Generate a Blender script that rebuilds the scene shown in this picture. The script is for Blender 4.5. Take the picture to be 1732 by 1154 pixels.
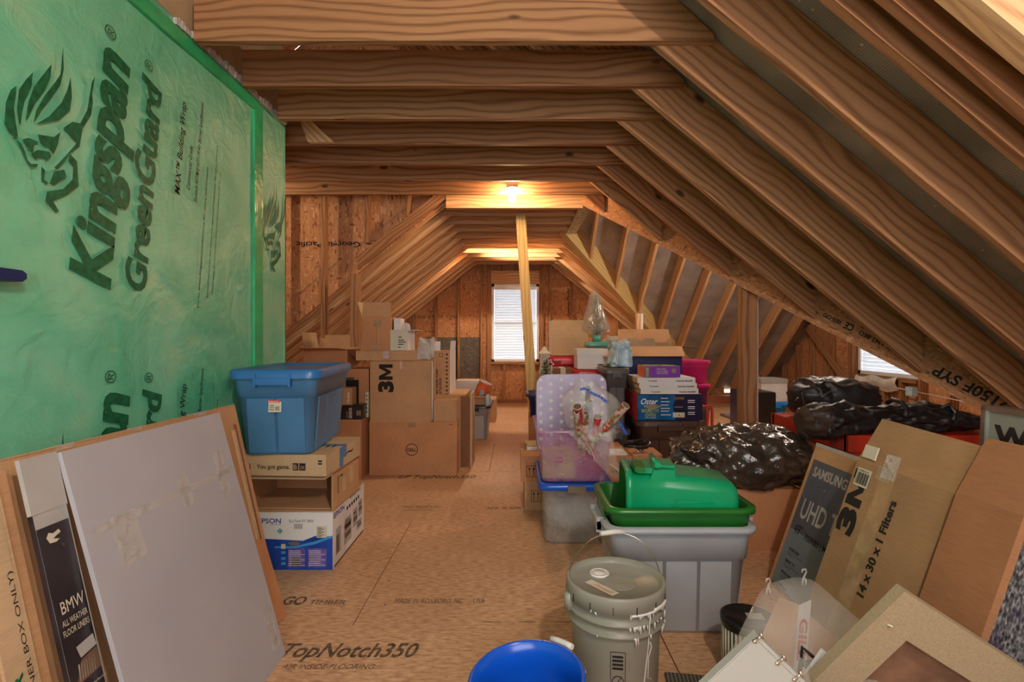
import bpy, bmesh, math, random
from mathutils import Vector, Matrix, noise
from mathutils.geometry import tessellate_polygon

random.seed(7)
for o in list(bpy.data.objects):
    bpy.data.objects.remove(o)
SC = bpy.context.scene
COL = SC.collection

# ------------------------------------------------------------------ camera, world, exposure
F, CU, CV, CH = 890.0, 872.0, 572.0, 1.156        # focal length in pixels, axis point, eye height
cam = bpy.data.cameras.new('camera')
cam.sensor_width = 36.0
cam.sensor_fit = 'HORIZONTAL'
cam.lens = F / 1732 * 36
cam.shift_x = -(CU - 866) / 1732
cam.shift_y = -(577 - CV) / 1732
cam.clip_start = 0.05
camo = bpy.data.objects.new('camera', cam)
COL.objects.link(camo)
camo.location = (0, 0, CH)
camo.rotation_euler = (math.pi / 2, 0, 0)
SC.camera = camo

W = bpy.data.worlds.new('sky')
SC.world = W
W.use_nodes = True
bg = W.node_tree.nodes['Background']
bg.inputs[0].default_value = (0.93, 0.95, 1.0, 1)
bg.inputs[1].default_value = 3.0
SC.view_settings.view_transform = 'Standard'
SC.view_settings.look = 'None'
SC.view_settings.gamma = 1.0
SC.view_settings.use_curve_mapping = False
SC.view_settings.exposure = 1.1
BULB_E = 560.0


def X(u, y): return (u - CU) / F * y
def Z(v, y): return CH - (v - CV) / F * y
def P(u, v, y): return Vector((X(u, y), y, Z(v, y)))


# ------------------------------------------------------------------ materials
MATS = {}
def new_mat(name):
    m = bpy.data.materials.new(name)
    m.use_nodes = True
    nt = m.node_tree
    b = nt.nodes['Principled BSDF']
    return m, nt, b


def nd(nt, t, **kw):
    n = nt.nodes.new(t)
    for k, v in kw.items():
        if k.startswith('_'):
            setattr(n, k[1:], v)
        else:
            n.inputs[k].default_value = v
    return n


def ramp(nt, fac, stops):
    r = nt.nodes.new('ShaderNodeValToRGB')
    el = r.color_ramp.elements
    while len(el) < len(stops):
        el.new(0.5)
    for e, (p, c) in zip(el, stops):
        e.position = p
        e.color = (c[0], c[1], c[2], 1) if not isinstance(c, float) else (c, c, c, 1)
    nt.links.new(fac, r.inputs[0])
    return r.outputs[0]


def math_n(nt, op, a, b=None, c=None):
    n = nt.nodes.new('ShaderNodeMath')
    n.operation = op
    for i, x in enumerate((a, b, c)):
        if x is None: continue
        if isinstance(x, (int, float)): n.inputs[i].default_value = x
        else: nt.links.new(x, n.inputs[i])
    return n.outputs[0]


def mix(nt, fac, a, b, mode='MIX'):
    n = nt.nodes.new('ShaderNodeMix')
    n.data_type = 'RGBA'
    n.blend_type = mode
    for s, x in ((n.inputs[0], fac), (n.inputs[6], a), (n.inputs[7], b)):
        if isinstance(x, (int, float)): s.default_value = x
        elif isinstance(x, tuple): s.default_value = (x[0], x[1], x[2], 1)
        else: nt.links.new(x, s)
    return n.outputs[2]


def bump(nt, b, h, s=0.3, d=0.01):
    n = nt.nodes.new('ShaderNodeBump')
    n.inputs['Strength'].default_value = s
    n.inputs['Distance'].default_value = d
    nt.links.new(h, n.inputs['Height'])
    nt.links.new(n.outputs[0], b.inputs['Normal'])


def wood(name, light, dark, tone, rough=0.7):
    """plain-sawn pine: growth rings bent around knots, tone different on every board"""
    m, nt, b = new_mat(name)
    tc = nd(nt, 'ShaderNodeUVMap')
    oi = nd(nt, 'ShaderNodeObjectInfo')
    sep = nd(nt, 'ShaderNodeSeparateXYZ')
    nt.links.new(tc.outputs[0], sep.inputs[0])
    rnd = oi.outputs['Random']
    u = math_n(nt, 'ADD', sep.outputs[0], math_n(nt, 'MULTIPLY', rnd, 37.0))
    v = math_n(nt, 'ADD', sep.outputs[1], math_n(nt, 'MULTIPLY', rnd, 11.0))
    def comb(a, c):
        n = nd(nt, 'ShaderNodeCombineXYZ')
        nt.links.new(a, n.inputs[0]); nt.links.new(c, n.inputs[1])
        return n.outputs[0]
    low = nd(nt, 'ShaderNodeTexNoise', Scale=1.0, Detail=1.5)
    nt.links.new(comb(math_n(nt, 'MULTIPLY', u, 1.3), math_n(nt, 'MULTIPLY', v, 5.0)), low.inputs['Vector'])
    kn = nd(nt, 'ShaderNodeTexVoronoi', Scale=1.0)
    nt.links.new(comb(math_n(nt, 'MULTIPLY', u, 2.3), math_n(nt, 'MULTIPLY', v, 5.0)), kn.inputs['Vector'])
    kd = kn.outputs['Distance']
    bend = math_n(nt, 'DIVIDE', 1.1, math_n(nt, 'ADD', kd, 0.14))
    t = math_n(nt, 'ADD', math_n(nt, 'MULTIPLY', v, 150.0), math_n(nt, 'MULTIPLY', low.outputs[0], 22.0))
    t = math_n(nt, 'ADD', t, bend)
    s = math_n(nt, 'MULTIPLY_ADD', math_n(nt, 'SINE', t), 0.5, 0.5)
    s = math_n(nt, 'POWER', s, 2.2)
    fine = nd(nt, 'ShaderNodeTexNoise', Scale=1.0, Detail=3.0)
    nt.links.new(comb(math_n(nt, 'MULTIPLY', u, 6.0), math_n(nt, 'MULTIPLY', v, 240.0)), fine.inputs['Vector'])
    f = math_n(nt, 'MULTIPLY', s, 0.66)
    f = math_n(nt, 'ADD', f, math_n(nt, 'MULTIPLY', math_n(nt, 'SUBTRACT', fine.outputs[0], 0.5), 1.0))
    tt = math_n(nt, 'FRACT', math_n(nt, 'MULTIPLY', rnd, 91.7))
    base = mix(nt, tt, light, tone)
    c = mix(nt, f, base, dark)
    big = nd(nt, 'ShaderNodeTexNoise', Scale=1.0, Detail=2.0)
    nt.links.new(comb(math_n(nt, 'MULTIPLY', u, 0.8), math_n(nt, 'MULTIPLY', v, 2.5)), big.inputs['Vector'])
    c = mix(nt, math_n(nt, 'MULTIPLY', ramp(nt, big.outputs[0], [(0.42, (0., 0., 0.)), (0.7, (1., 1., 1.))]), 0.35), c, tone)
    kmask = ramp(nt, kd, [(0.06, (1., 1., 1.)), (0.105, (0., 0., 0.))])
    c = mix(nt, math_n(nt, 'MULTIPLY', kmask, 0.85), c, (dark[0] * 0.28, dark[1] * 0.2, dark[2] * 0.18))
    nt.links.new(c, b.inputs['Base Color'])
    b.inputs['Roughness'].default_value = rough
    b.inputs['Specular IOR Level'].default_value = 0.25
    bump(nt, b, f, 0.15, 0.002)
    MATS[name] = m
    return m


def osb(name, lo, mid, hi, sc=1.0):
    m, nt, b = new_mat(name)
    tc = nd(nt, 'ShaderNodeUVMap')
    outs = []
    for k, (sx, sy, rot) in enumerate([(16, 62, 0.25), (20, 74, -0.5), (58, 18, 0.15)]):
        mp = nd(nt, 'ShaderNodeMapping')
        mp.inputs['Rotation'].default_value = (0, 0, rot)
        mp.inputs['Scale'].default_value = (sx * sc, sy * sc, 1)
        nt.links.new(tc.outputs[0], mp.inputs[0])
        wn = nd(nt, 'ShaderNodeTexNoise', Scale=0.35, Detail=2.0)
        nt.links.new(mp.outputs[0], wn.inputs['Vector'])
        ad = nt.nodes.new('ShaderNodeMixRGB'); ad.blend_type = 'ADD'
        ad.inputs[0].default_value = 0.7
        nt.links.new(mp.outputs[0], ad.inputs[1]); nt.links.new(wn.outputs[1], ad.inputs[2])
        vo = nd(nt, 'ShaderNodeTexVoronoi', Scale=1.0)
        nt.links.new(ad.outputs[0], vo.inputs['Vector'])
        sp = nd(nt, 'ShaderNodeSeparateColor')
        nt.links.new(vo.outputs['Color'], sp.inputs[0])
        outs.append(sp.outputs[0])
    mk = nd(nt, 'ShaderNodeTexNoise', Scale=14.0 * sc, Detail=3.0)
    nt.links.new(tc.outputs[0], mk.inputs['Vector'])
    a = mix(nt, ramp(nt, mk.outputs[0], [(0.46, (0., 0., 0.)), (0.54, (1., 1., 1.))]), outs[0], outs[1])
    mk2 = nd(nt, 'ShaderNodeTexNoise', Scale=9.0 * sc, Detail=3.0)
    nt.links.new(tc.outputs[0], mk2.inputs['Vector'])
    a = mix(nt, ramp(nt, mk2.outputs[0], [(0.52, (0., 0., 0.)), (0.6, (1., 1., 1.))]), a, outs[2])
    c = ramp(nt, a, [(0.0, lo), (0.25, mid), (0.75, mid), (1.0, hi)])
    bigr = nd(nt, 'ShaderNodeTexNoise', Scale=1.8, Detail=3.0)
    nt.links.new(tc.outputs[0], bigr.inputs['Vector'])
    c = mix(nt, math_n(nt, 'MULTIPLY', bigr.outputs[0], 0.3), c, lo)
    nt.links.new(c, b.inputs['Base Color'])
    b.inputs['Roughness'].default_value = 0.75
    b.inputs['Specular IOR Level'].default_value = 0.2
    bump(nt, b, a, 0.25, 0.003)
    MATS[name] = m


def plain(name, col, rough=0.5, metal=0.0, spec=0.5, nscale=0, namp=0.12, bmp=0.0, coat=0.0, bscale=30, emis=None, alpha=None, coord='Object'):
    """painted / plastic / paper surface with a little mottling"""
    m, nt, b = new_mat(name)
    b.inputs['Roughness'].default_value = rough
    b.inputs['Metallic'].default_value = metal
    b.inputs['Specular IOR Level'].default_value = spec
    b.inputs['Coat Weight'].default_value = coat
    b.inputs['Coat Roughness'].default_value = 0.15
    tc = nd(nt, 'ShaderNodeTexCoord')
    n = nd(nt, 'ShaderNodeTexNoise', Scale=float(nscale or 6), Detail=4.0)
    nt.links.new(tc.outputs[coord], n.inputs['Vector'])
    d = tuple(max(0, c * (1 - namp * 1.6)) for c in col)
    l = tuple(min(1, c * (1 + namp)) for c in col)
    c = ramp(nt, n.outputs[0], [(0.3, d), (0.7, l)])
    nt.links.new(c, b.inputs['Base Color'])
    if bmp:
        n2 = nd(nt, 'ShaderNodeTexNoise', Scale=float(bscale), Detail=4.0)
        nt.links.new(tc.outputs[coord], n2.inputs['Vector'])
        bump(nt, b, n2.outputs[0], bmp, 0.02)
    if emis:
        b.inputs['Emission Color'].default_value = (*emis[0], 1)
        b.inputs['Emission Strength'].default_value = emis[1]
    if alpha is not None:
        b.inputs['Alpha'].default_value = alpha
    MATS[name] = m
    return m


def cardboard(name, col):
    m, nt, b = new_mat(name)
    tc = nd(nt, 'ShaderNodeUVMap')
    n = nd(nt, 'ShaderNodeTexNoise', Scale=5.0, Detail=5.0)
    nt.links.new(tc.outputs[0], n.inputs['Vector'])
    mp = nd(nt, 'ShaderNodeMapping')
    mp.inputs['Scale'].default_value = (160, 18, 1)
    nt.links.new(tc.outputs[0], mp.inputs[0])
    n2 = nd(nt, 'ShaderNodeTexNoise', Scale=1.0, Detail=2.0)
    nt.links.new(mp.outputs[0], n2.inputs['Vector'])
    oi = nd(nt, 'ShaderNodeObjectInfo')
    a = math_n(nt, 'ADD', math_n(nt, 'MULTIPLY', n.outputs[0], 0.6), math_n(nt, 'MULTIPLY', n2.outputs[0], 0.4))
    c = ramp(nt, a, [(0.35, tuple(x * 0.82 for x in col)), (0.62, tuple(x * 1.06 for x in col))])
    c = mix(nt, math_n(nt, 'MULTIPLY', oi.outputs['Random'], 0.14), c, (col[0] * 0.55, col[1] * 0.5, col[2] * 0.45))
    nt.links.new(c, b.inputs['Base Color'])
    b.inputs['Roughness'].default_value = 0.75
    b.inputs['Specular IOR Level'].default_value = 0.25
    bump(nt, b, n2.outputs[0], 0.08, 0.002)
    MATS[name] = m


def clear(name, col, alpha, rough=0.12, bmp=0.0, bscale=12, spec=0.6):
    m, nt, b = new_mat(name)
    b.inputs['Base Color'].default_value = (*col, 1)
    b.inputs['Roughness'].default_value = rough
    b.inputs['Specular IOR Level'].default_value = spec
    tc = nd(nt, 'ShaderNodeTexCoord')
    n = nd(nt, 'ShaderNodeTexNoise', Scale=float(bscale), Detail=3.0)
    n.inputs['Distortion'].default_value = 0.8
    nt.links.new(tc.outputs['Object'], n.inputs['Vector'])
    a = math_n(nt, 'MULTIPLY_ADD', n.outputs[0], alpha * 0.6, alpha * 0.7)
    nt.links.new(a, b.inputs['Alpha'])
    if bmp:
        bump(nt, b, n.outputs[0], bmp, 0.03)
    MATS[name] = m


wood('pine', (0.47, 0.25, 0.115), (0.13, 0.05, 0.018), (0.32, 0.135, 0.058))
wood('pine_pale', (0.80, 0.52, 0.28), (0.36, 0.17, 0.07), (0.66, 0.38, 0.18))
wood('pine_red', (0.50, 0.20, 0.10), (0.24, 0.07, 0.03), (0.44, 0.15, 0.07))
wood('pine_yellow', (0.72, 0.54, 0.24), (0.45, 0.28, 0.10), (0.66, 0.46, 0.18))
osb('osb', (0.22, 0.075, 0.03), (0.56, 0.27, 0.125), (0.78, 0.47, 0.25))
osb('osb_grey', (0.06, 0.055, 0.05), (0.14, 0.12, 0.10), (0.24, 0.20, 0.16))
osb('lvl', (0.18, 0.07, 0.03), (0.42, 0.20, 0.09), (0.60, 0.34, 0.16), 1.6)


def subfloor():
    m, nt, b = new_mat('subfloor')
    tc = nd(nt, 'ShaderNodeUVMap')
    mp = nd(nt, 'ShaderNodeMapping'); mp.inputs['Scale'].default_value = (26, 80, 1)
    nt.links.new(tc.outputs[0], mp.inputs[0])
    a = nd(nt, 'ShaderNodeTexNoise', Scale=1.0, Detail=5.0); nt.links.new(mp.outputs[0], a.inputs['Vector'])
    g = nd(nt, 'ShaderNodeTexNoise', Scale=2.3, Detail=4.0); nt.links.new(tc.outputs[0], g.inputs['Vector'])
    s = nd(nt, 'ShaderNodeTexVoronoi', Scale=9.0); nt.links.new(tc.outputs[0], s.inputs['Vector'])
    c = ramp(nt, a.outputs[0], [(0.32, (0.44, 0.235, 0.125)), (0.5, (0.64, 0.375, 0.205)), (0.7, (0.78, 0.50, 0.30))])
    c = mix(nt, ramp(nt, g.outputs[0], [(0.4, (0., 0., 0.)), (0.72, (0.5, 0.5, 0.5))]), c, (0.46, 0.26, 0.12))
    c = mix(nt, ramp(nt, s.outputs['Distance'], [(0.035, (0.85, 0.85, 0.85)), (0.06, (0., 0., 0.))]), c, (0.07, 0.04, 0.025))
    nt.links.new(c, b.inputs['Base Color'])
    b.inputs['Roughness'].default_value = 0.55
    b.inputs['Specular IOR Level'].default_value = 0.35
    bump(nt, b, a.outputs[0], 0.12, 0.003)
    MATS['subfloor'] = m
subfloor()


def foil():
    m, nt, b = new_mat('foil_sheathing')
    tc = nd(nt, 'ShaderNodeUVMap')
    a = nd(nt, 'ShaderNodeTexNoise', Scale=3.0, Detail=6.0); nt.links.new(tc.outputs[0], a.inputs['Vector'])
    s = nd(nt, 'ShaderNodeTexVoronoi', Scale=11.0); nt.links.new(tc.outputs[0], s.inputs['Vector'])
    p = nd(nt, 'ShaderNodeTexVoronoi', Scale=90.0); p.inputs['Randomness'].default_value = 0.1
    nt.links.new(tc.outputs[0], p.inputs['Vector'])
    c = ramp(nt, a.outputs[0], [(0.3, (0.30, 0.29, 0.28)), (0.7, (0.56, 0.55, 0.54))])
    c = mix(nt, ramp(nt, p.outputs['Distance'], [(0.2, (0.5, 0.5, 0.5)), (0.3, (0., 0., 0.))]), c, (0.12, 0.10, 0.09))
    c = mix(nt, ramp(nt, s.outputs['Distance'], [(0.05, (1., 1., 1.)), (0.08, (0., 0., 0.))]), c, (0.85, 0.85, 0.82))  # nail glints painted as bright dots into the foil colour
    nt.links.new(c, b.inputs['Base Color'])
    b.inputs['Metallic'].default_value = 0.45
    b.inputs['Roughness'].default_value = 0.42
    bump(nt, b, a.outputs[0], 0.2, 0.01)
    MATS['foil_sheathing'] = m
foil()


def wrap():
    m, nt, b = new_mat('green_wrap')
    tc = nd(nt, 'ShaderNodeUVMap')
    big = nd(nt, 'ShaderNodeTexNoise', Scale=2.2, Detail=4.0); big.inputs['Distortion'].default_value = 1.4
    nt.links.new(tc.outputs[0], big.inputs['Vector'])
    mid = nd(nt, 'ShaderNodeTexNoise', Scale=11.0, Detail=5.0); mid.inputs['Distortion'].default_value = 1.0
    nt.links.new(tc.outputs[0], mid.inputs['Vector'])
    wv = nd(nt, 'ShaderNodeTexVoronoi', Scale=260.0); wv.inputs['Randomness'].default_value = 0.25
    nt.links.new(tc.outputs[0], wv.inputs['Vector'])
    c = ramp(nt, big.outputs[0], [(0.3, (0.10, 0.50, 0.27)), (0.55, (0.19, 0.60, 0.36)), (0.75, (0.34, 0.62, 0.36))])
    nt.links.new(c, b.inputs['Base Color'])
    b.inputs['Roughness'].default_value = 0.30
    b.inputs['Specular IOR Level'].default_value = 0.75
    h = math_n(nt, 'ADD', math_n(nt, 'MULTIPLY', big.outputs[0], 1.6), math_n(nt, 'MULTIPLY', mid.outputs[0], 0.8))
    h = math_n(nt, 'ADD', h, math_n(nt, 'MULTIPLY', wv.outputs['Distance'], 0.10))
    bump(nt, b, h, 0.55, 0.016)
    MATS['green_wrap'] = m
wrap()

plain('ink_green', (0.008, 0.13, 0.05), 0.5, spec=0.3, namp=0.3, nscale=40)
plain('ink_black', (0.02, 0.018, 0.016), 0.7, spec=0.2, namp=0.3)
plain('ink_floor', (0.15, 0.10, 0.06), 0.7, namp=0.5, nscale=60)
plain('ink_blue', (0.02, 0.05, 0.3), 0.5)
plain('ink_red', (0.55, 0.05, 0.04), 0.5)
plain('ink_white', (0.8, 0.78, 0.74), 0.5)
plain('paper_white', (0.74, 0.73, 0.71), 0.55, namp=0.05, nscale=3)
plain('board_white', (0.43, 0.43, 0.45), 0.55, namp=0.04, nscale=3)
plain('canvas_white', (0.40, 0.40, 0.36), 0.6, namp=0.05)
plain('paper_grey', (0.42, 0.41, 0.38), 0.6, namp=0.08)
plain('label_cream', (0.62, 0.58, 0.44), 0.6, namp=0.06)
cardboard('card', (0.56, 0.32, 0.16))
cardboard('card_red', (0.56, 0.265, 0.125))
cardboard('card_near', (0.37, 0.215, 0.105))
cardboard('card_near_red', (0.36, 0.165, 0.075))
cardboard('card_pale', (0.58, 0.41, 0.235))
cardboard('card_dark', (0.26, 0.12, 0.06))
plain('tape', (0.42, 0.26, 0.13), 0.18, spec=0.7, namp=0.15, nscale=20, bmp=0.15)
clear('tape_clear', (0.75, 0.72, 0.66), 0.3, 0.15, bmp=0.4, bscale=30)
plain('dark_print', (0.025, 0.02, 0.024), 0.3, spec=0.6, namp=0.5, nscale=9, coat=0.4)
plain('blue_plastic', (0.07, 0.21, 0.40), 0.32, spec=0.5, namp=0.05)
plain('blue_plastic_lid', (0.03, 0.17, 0.44), 0.3, spec=0.5, namp=0.05)
plain('blue_bright', (0.005, 0.10, 0.62), 0.22, spec=0.6, namp=0.05)
plain('green_dark_plastic', (0.015, 0.15, 0.018), 0.3, spec=0.5, namp=0.1)
plain('green_plastic', (0.005, 0.32, 0.13), 0.25, spec=0.6, namp=0.05)
plain('grey_plastic', (0.37, 0.39, 0.41), 0.4, spec=0.4, namp=0.05)
plain('grey_dark_plastic', (0.10, 0.095, 0.09), 0.4, spec=0.4, namp=0.1)
plain('brown_plastic', (0.10, 0.06, 0.045), 0.4, spec=0.4, namp=0.1)
plain('bucket_grey', (0.29, 0.28, 0.225), 0.38, spec=0.45, namp=0.1, nscale=5)
plain('white_plastic', (0.72, 0.70, 0.64), 0.35, namp=0.05)
plain('paint_white', (0.78, 0.77, 0.74), 0.4, namp=0.05)
plain('steel', (0.55, 0.53, 0.50), 0.3, metal=1.0, namp=0.1)
plain('chrome', (0.7, 0.65, 0.58), 0.18, metal=1.0, namp=0.1)
plain('black_plastic', (0.014, 0.013, 0.013), 0.28, spec=0.5, namp=0.1)
plain('black_fabric', (0.016, 0.014, 0.015), 0.45, spec=0.5, namp=0.3, bmp=0.3, bscale=14)
plain('brown_fabric', (0.05, 0.03, 0.02), 0.6, namp=0.3, bmp=0.2, bscale=14)
plain('trash_bag', (0.045, 0.034, 0.026), 0.24, spec=0.9, namp=0.3, bmp=0.9, bscale=13)
plain('navy_plastic', (0.01, 0.02, 0.10), 0.35, namp=0.1)
plain('red_plastic', (0.5, 0.015, 0.025), 0.3, namp=0.1)
plain('pink_plastic', (0.62, 0.02, 0.16), 0.25, namp=0.1)
plain('magenta_plastic', (0.22, 0.005, 0.08), 0.3, namp=0.1)
plain('red_paint', (0.50, 0.035, 0.015), 0.35, namp=0.25, nscale=8, coat=0.2)
plain('red_metal', (0.55, 0.04, 0.02), 0.35, namp=0.1)
plain('orange_plastic', (0.80, 0.17, 0.05), 0.35, namp=0.1)
plain('purple_print', (0.22, 0.04, 0.42), 0.35, namp=0.1)
plain('oster_blue', (0.0, 0.13, 0.36), 0.3, namp=0.6, nscale=3)
plain('oster_dark', (0.012, 0.014, 0.05), 0.3, namp=0.2)
plain('epson_blue', (0.015, 0.07, 0.42), 0.35, namp=0.35, nscale=8)
plain('epson_violet', (0.16, 0.11, 0.42), 0.4, namp=0.3, nscale=40)
plain('epson_cyan', (0.05, 0.33, 0.68), 0.35, namp=0.1)
plain('samsung_slate', (0.085, 0.10, 0.13), 0.4, namp=0.12)
plain('samsung_teal', (0.17, 0.24, 0.27), 0.4, namp=0.12)
plain('mdf', (0.33, 0.255, 0.15), 0.75, namp=0.12, nscale=260)
plain('mdf_back', (0.17, 0.085, 0.045), 0.8, namp=0.2, nscale=20)
plain('grey_green_metal', (0.30, 0.32, 0.27), 0.35, metal=0.3, namp=0.1)
plain('olive_dark', (0.06, 0.06, 0.045), 0.4, namp=0.2)
plain('insulation', (0.72, 0.68, 0.62), 0.9, namp=0.2, bmp=0.8, bscale=60)
plain('window_white', (0.78, 0.79, 0.80), 0.35, namp=0.03)
plain('pvc', (0.60, 0.58, 0.55), 0.35, namp=0.05)
plain('leaf', (0.10, 0.14, 0.07), 0.6, namp=0.5, nscale=40)
plain('frost', (0.62, 0.62, 0.58), 0.7, namp=0.2, nscale=40)
plain('lime_bag', (0.34, 0.42, 0.08), 0.5, namp=0.4, nscale=8)

plain('roll_red', (0.55, 0.05, 0.06), 0.35, namp=0.5, nscale=30)
plain('roll_inside', (0.16, 0.09, 0.05), 0.8, namp=0.1)
plain('blue_band', (0.01, 0.06, 0.42), 0.4, namp=0.1)
plain('teal_glass', (0.10, 0.42, 0.34), 0.2, namp=0.1)
plain('light_blue', (0.42, 0.60, 0.72), 0.35, namp=0.2, nscale=20)
plain('sky_blue_plastic', (0.02, 0.28, 0.80), 0.3, namp=0.1)
plain('tan_metal', (0.34, 0.28, 0.18), 0.35, metal=0.6, namp=0.1)
plain('glass_bulb', (1, 0.9, 0.7), 0.3, emis=((1.0, 0.62, 0.33), BULB_E * 0.62))
plain('glass_bulb_soft', (1, 0.95, 0.9), 0.3, emis=((1.0, 0.86, 0.74), BULB_E * 1.9))
plain('added_bulb_side', (1, 0.95, 0.9), 0.3, emis=((1.0, 0.76, 0.52), BULB_E * 0.32))
plain('added_bulb_gable', (1, 0.95, 0.9), 0.3, emis=((1.0, 0.84, 0.68), BULB_E * 1.5))
plain('added_bulb_far', (1, 0.95, 0.9), 0.3, emis=((1.0, 0.78, 0.55), BULB_E * 2.5))
clear('clear_plastic', (0.62, 0.60, 0.56), 0.38, 0.15, bmp=0.1)
clear('pink_clear', (0.62, 0.28, 0.44), 0.46, 0.2, bmp=0.05)
clear('lavender_clear', (0.50, 0.42, 0.66), 0.62, 0.25)
clear('bag_clear', (0.80, 0.77, 0.72), 0.26, 0.10, bmp=0.9, bscale=10, spec=1.0)
clear('bag_film', (0.52, 0.49, 0.43), 0.36, 0.2, bmp=0.3, bscale=8, spec=0.8)
clear('teal_clear', (0.28, 0.60, 0.52), 0.7, 0.2)
clear('foam_cloudy', (0.66, 0.66, 0.64), 0.50, 0.4, bmp=0.5)
clear('pane_glass', (0.9, 0.95, 1.0), 0.06, 0.02)


def rollprint():
    m, nt, b = new_mat('roll_print')
    tc = nd(nt, 'ShaderNodeTexCoord')
    v = nd(nt, 'ShaderNodeTexVoronoi', Scale=62.0); nt.links.new(tc.outputs['Object'], v.inputs['Vector'])
    sp = nd(nt, 'ShaderNodeSeparateColor'); nt.links.new(v.outputs['Color'], sp.inputs[0])
    c = ramp(nt, sp.outputs[0], [(0.0, (0.45, 0.06, 0.05)), (0.22, (0.55, 0.44, 0.34)), (0.6, (0.55, 0.44, 0.34)), (0.72, (0.16, 0.22, 0.08))])
    r_ = c.node.color_ramp; r_.interpolation = 'CONSTANT'
    nt.links.new(c, b.inputs['Base Color']); b.inputs['Roughness'].default_value = 0.35
    MATS['roll_print'] = m
rollprint()


def forest():
    m, nt, b = new_mat('winter_forest_print')
    tc = nd(nt, 'ShaderNodeUVMap')
    mp = nd(nt, 'ShaderNodeMapping'); mp.inputs['Scale'].default_value = (150, 60, 1)
    nt.links.new(tc.outputs[0], mp.inputs[0])
    a = nd(nt, 'ShaderNodeTexNoise', Scale=1.0, Detail=8.0); nt.links.new(mp.outputs[0], a.inputs['Vector'])
    g = nd(nt, 'ShaderNodeTexNoise', Scale=9.0, Detail=3.0); nt.links.new(tc.outputs[0], g.inputs['Vector'])
    c = ramp(nt, a.outputs[0], [(0.38, (0.04, 0.045, 0.05)), (0.5, (0.2, 0.2, 0.2)), (0.66, (0.62, 0.62, 0.62))])
    c = mix(nt, ramp(nt, g.outputs[0], [(0.55, (0., 0., 0.)), (0.66, (0.8, 0.8, 0.8))]), c, (0.07, 0.04, 0.13))
    nt.links.new(c, b.inputs['Base Color'])
    b.inputs['Roughness'].default_value = 0.35
    MATS['winter_forest_print'] = m
forest()


# ------------------------------------------------------------------ mesh builder
TXT = {}
def text_mesh(s, bold=0.0, shear=0.0):
    k = (s, bold, shear)
    if k in TXT: return TXT[k]
    cu = bpy.data.curves.new('lettering', 'FONT')
    cu.body = s; cu.size = 1.0; cu.offset = bold; cu.shear = shear; cu.resolution_u = 3
    ob = bpy.data.objects.new('lettering', cu)
    COL.objects.link(ob)
    dg = bpy.context.evaluated_depsgraph_get()
    me = bpy.data.meshes.new_from_object(ob.evaluated_get(dg))
    vs = [v.co.copy() for v in me.vertices]
    fs = [tuple(p.vertices) for p in me.polygons]
    bpy.data.objects.remove(ob); bpy.data.curves.remove(cu); bpy.data.meshes.remove(me)
    if vs:
        x0 = min(v.x for v in vs); x1 = max(v.x for v in vs)
    else: x0, x1 = 0, 1
    TXT[k] = (vs, fs, x0, x1)
    return TXT[k]


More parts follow.
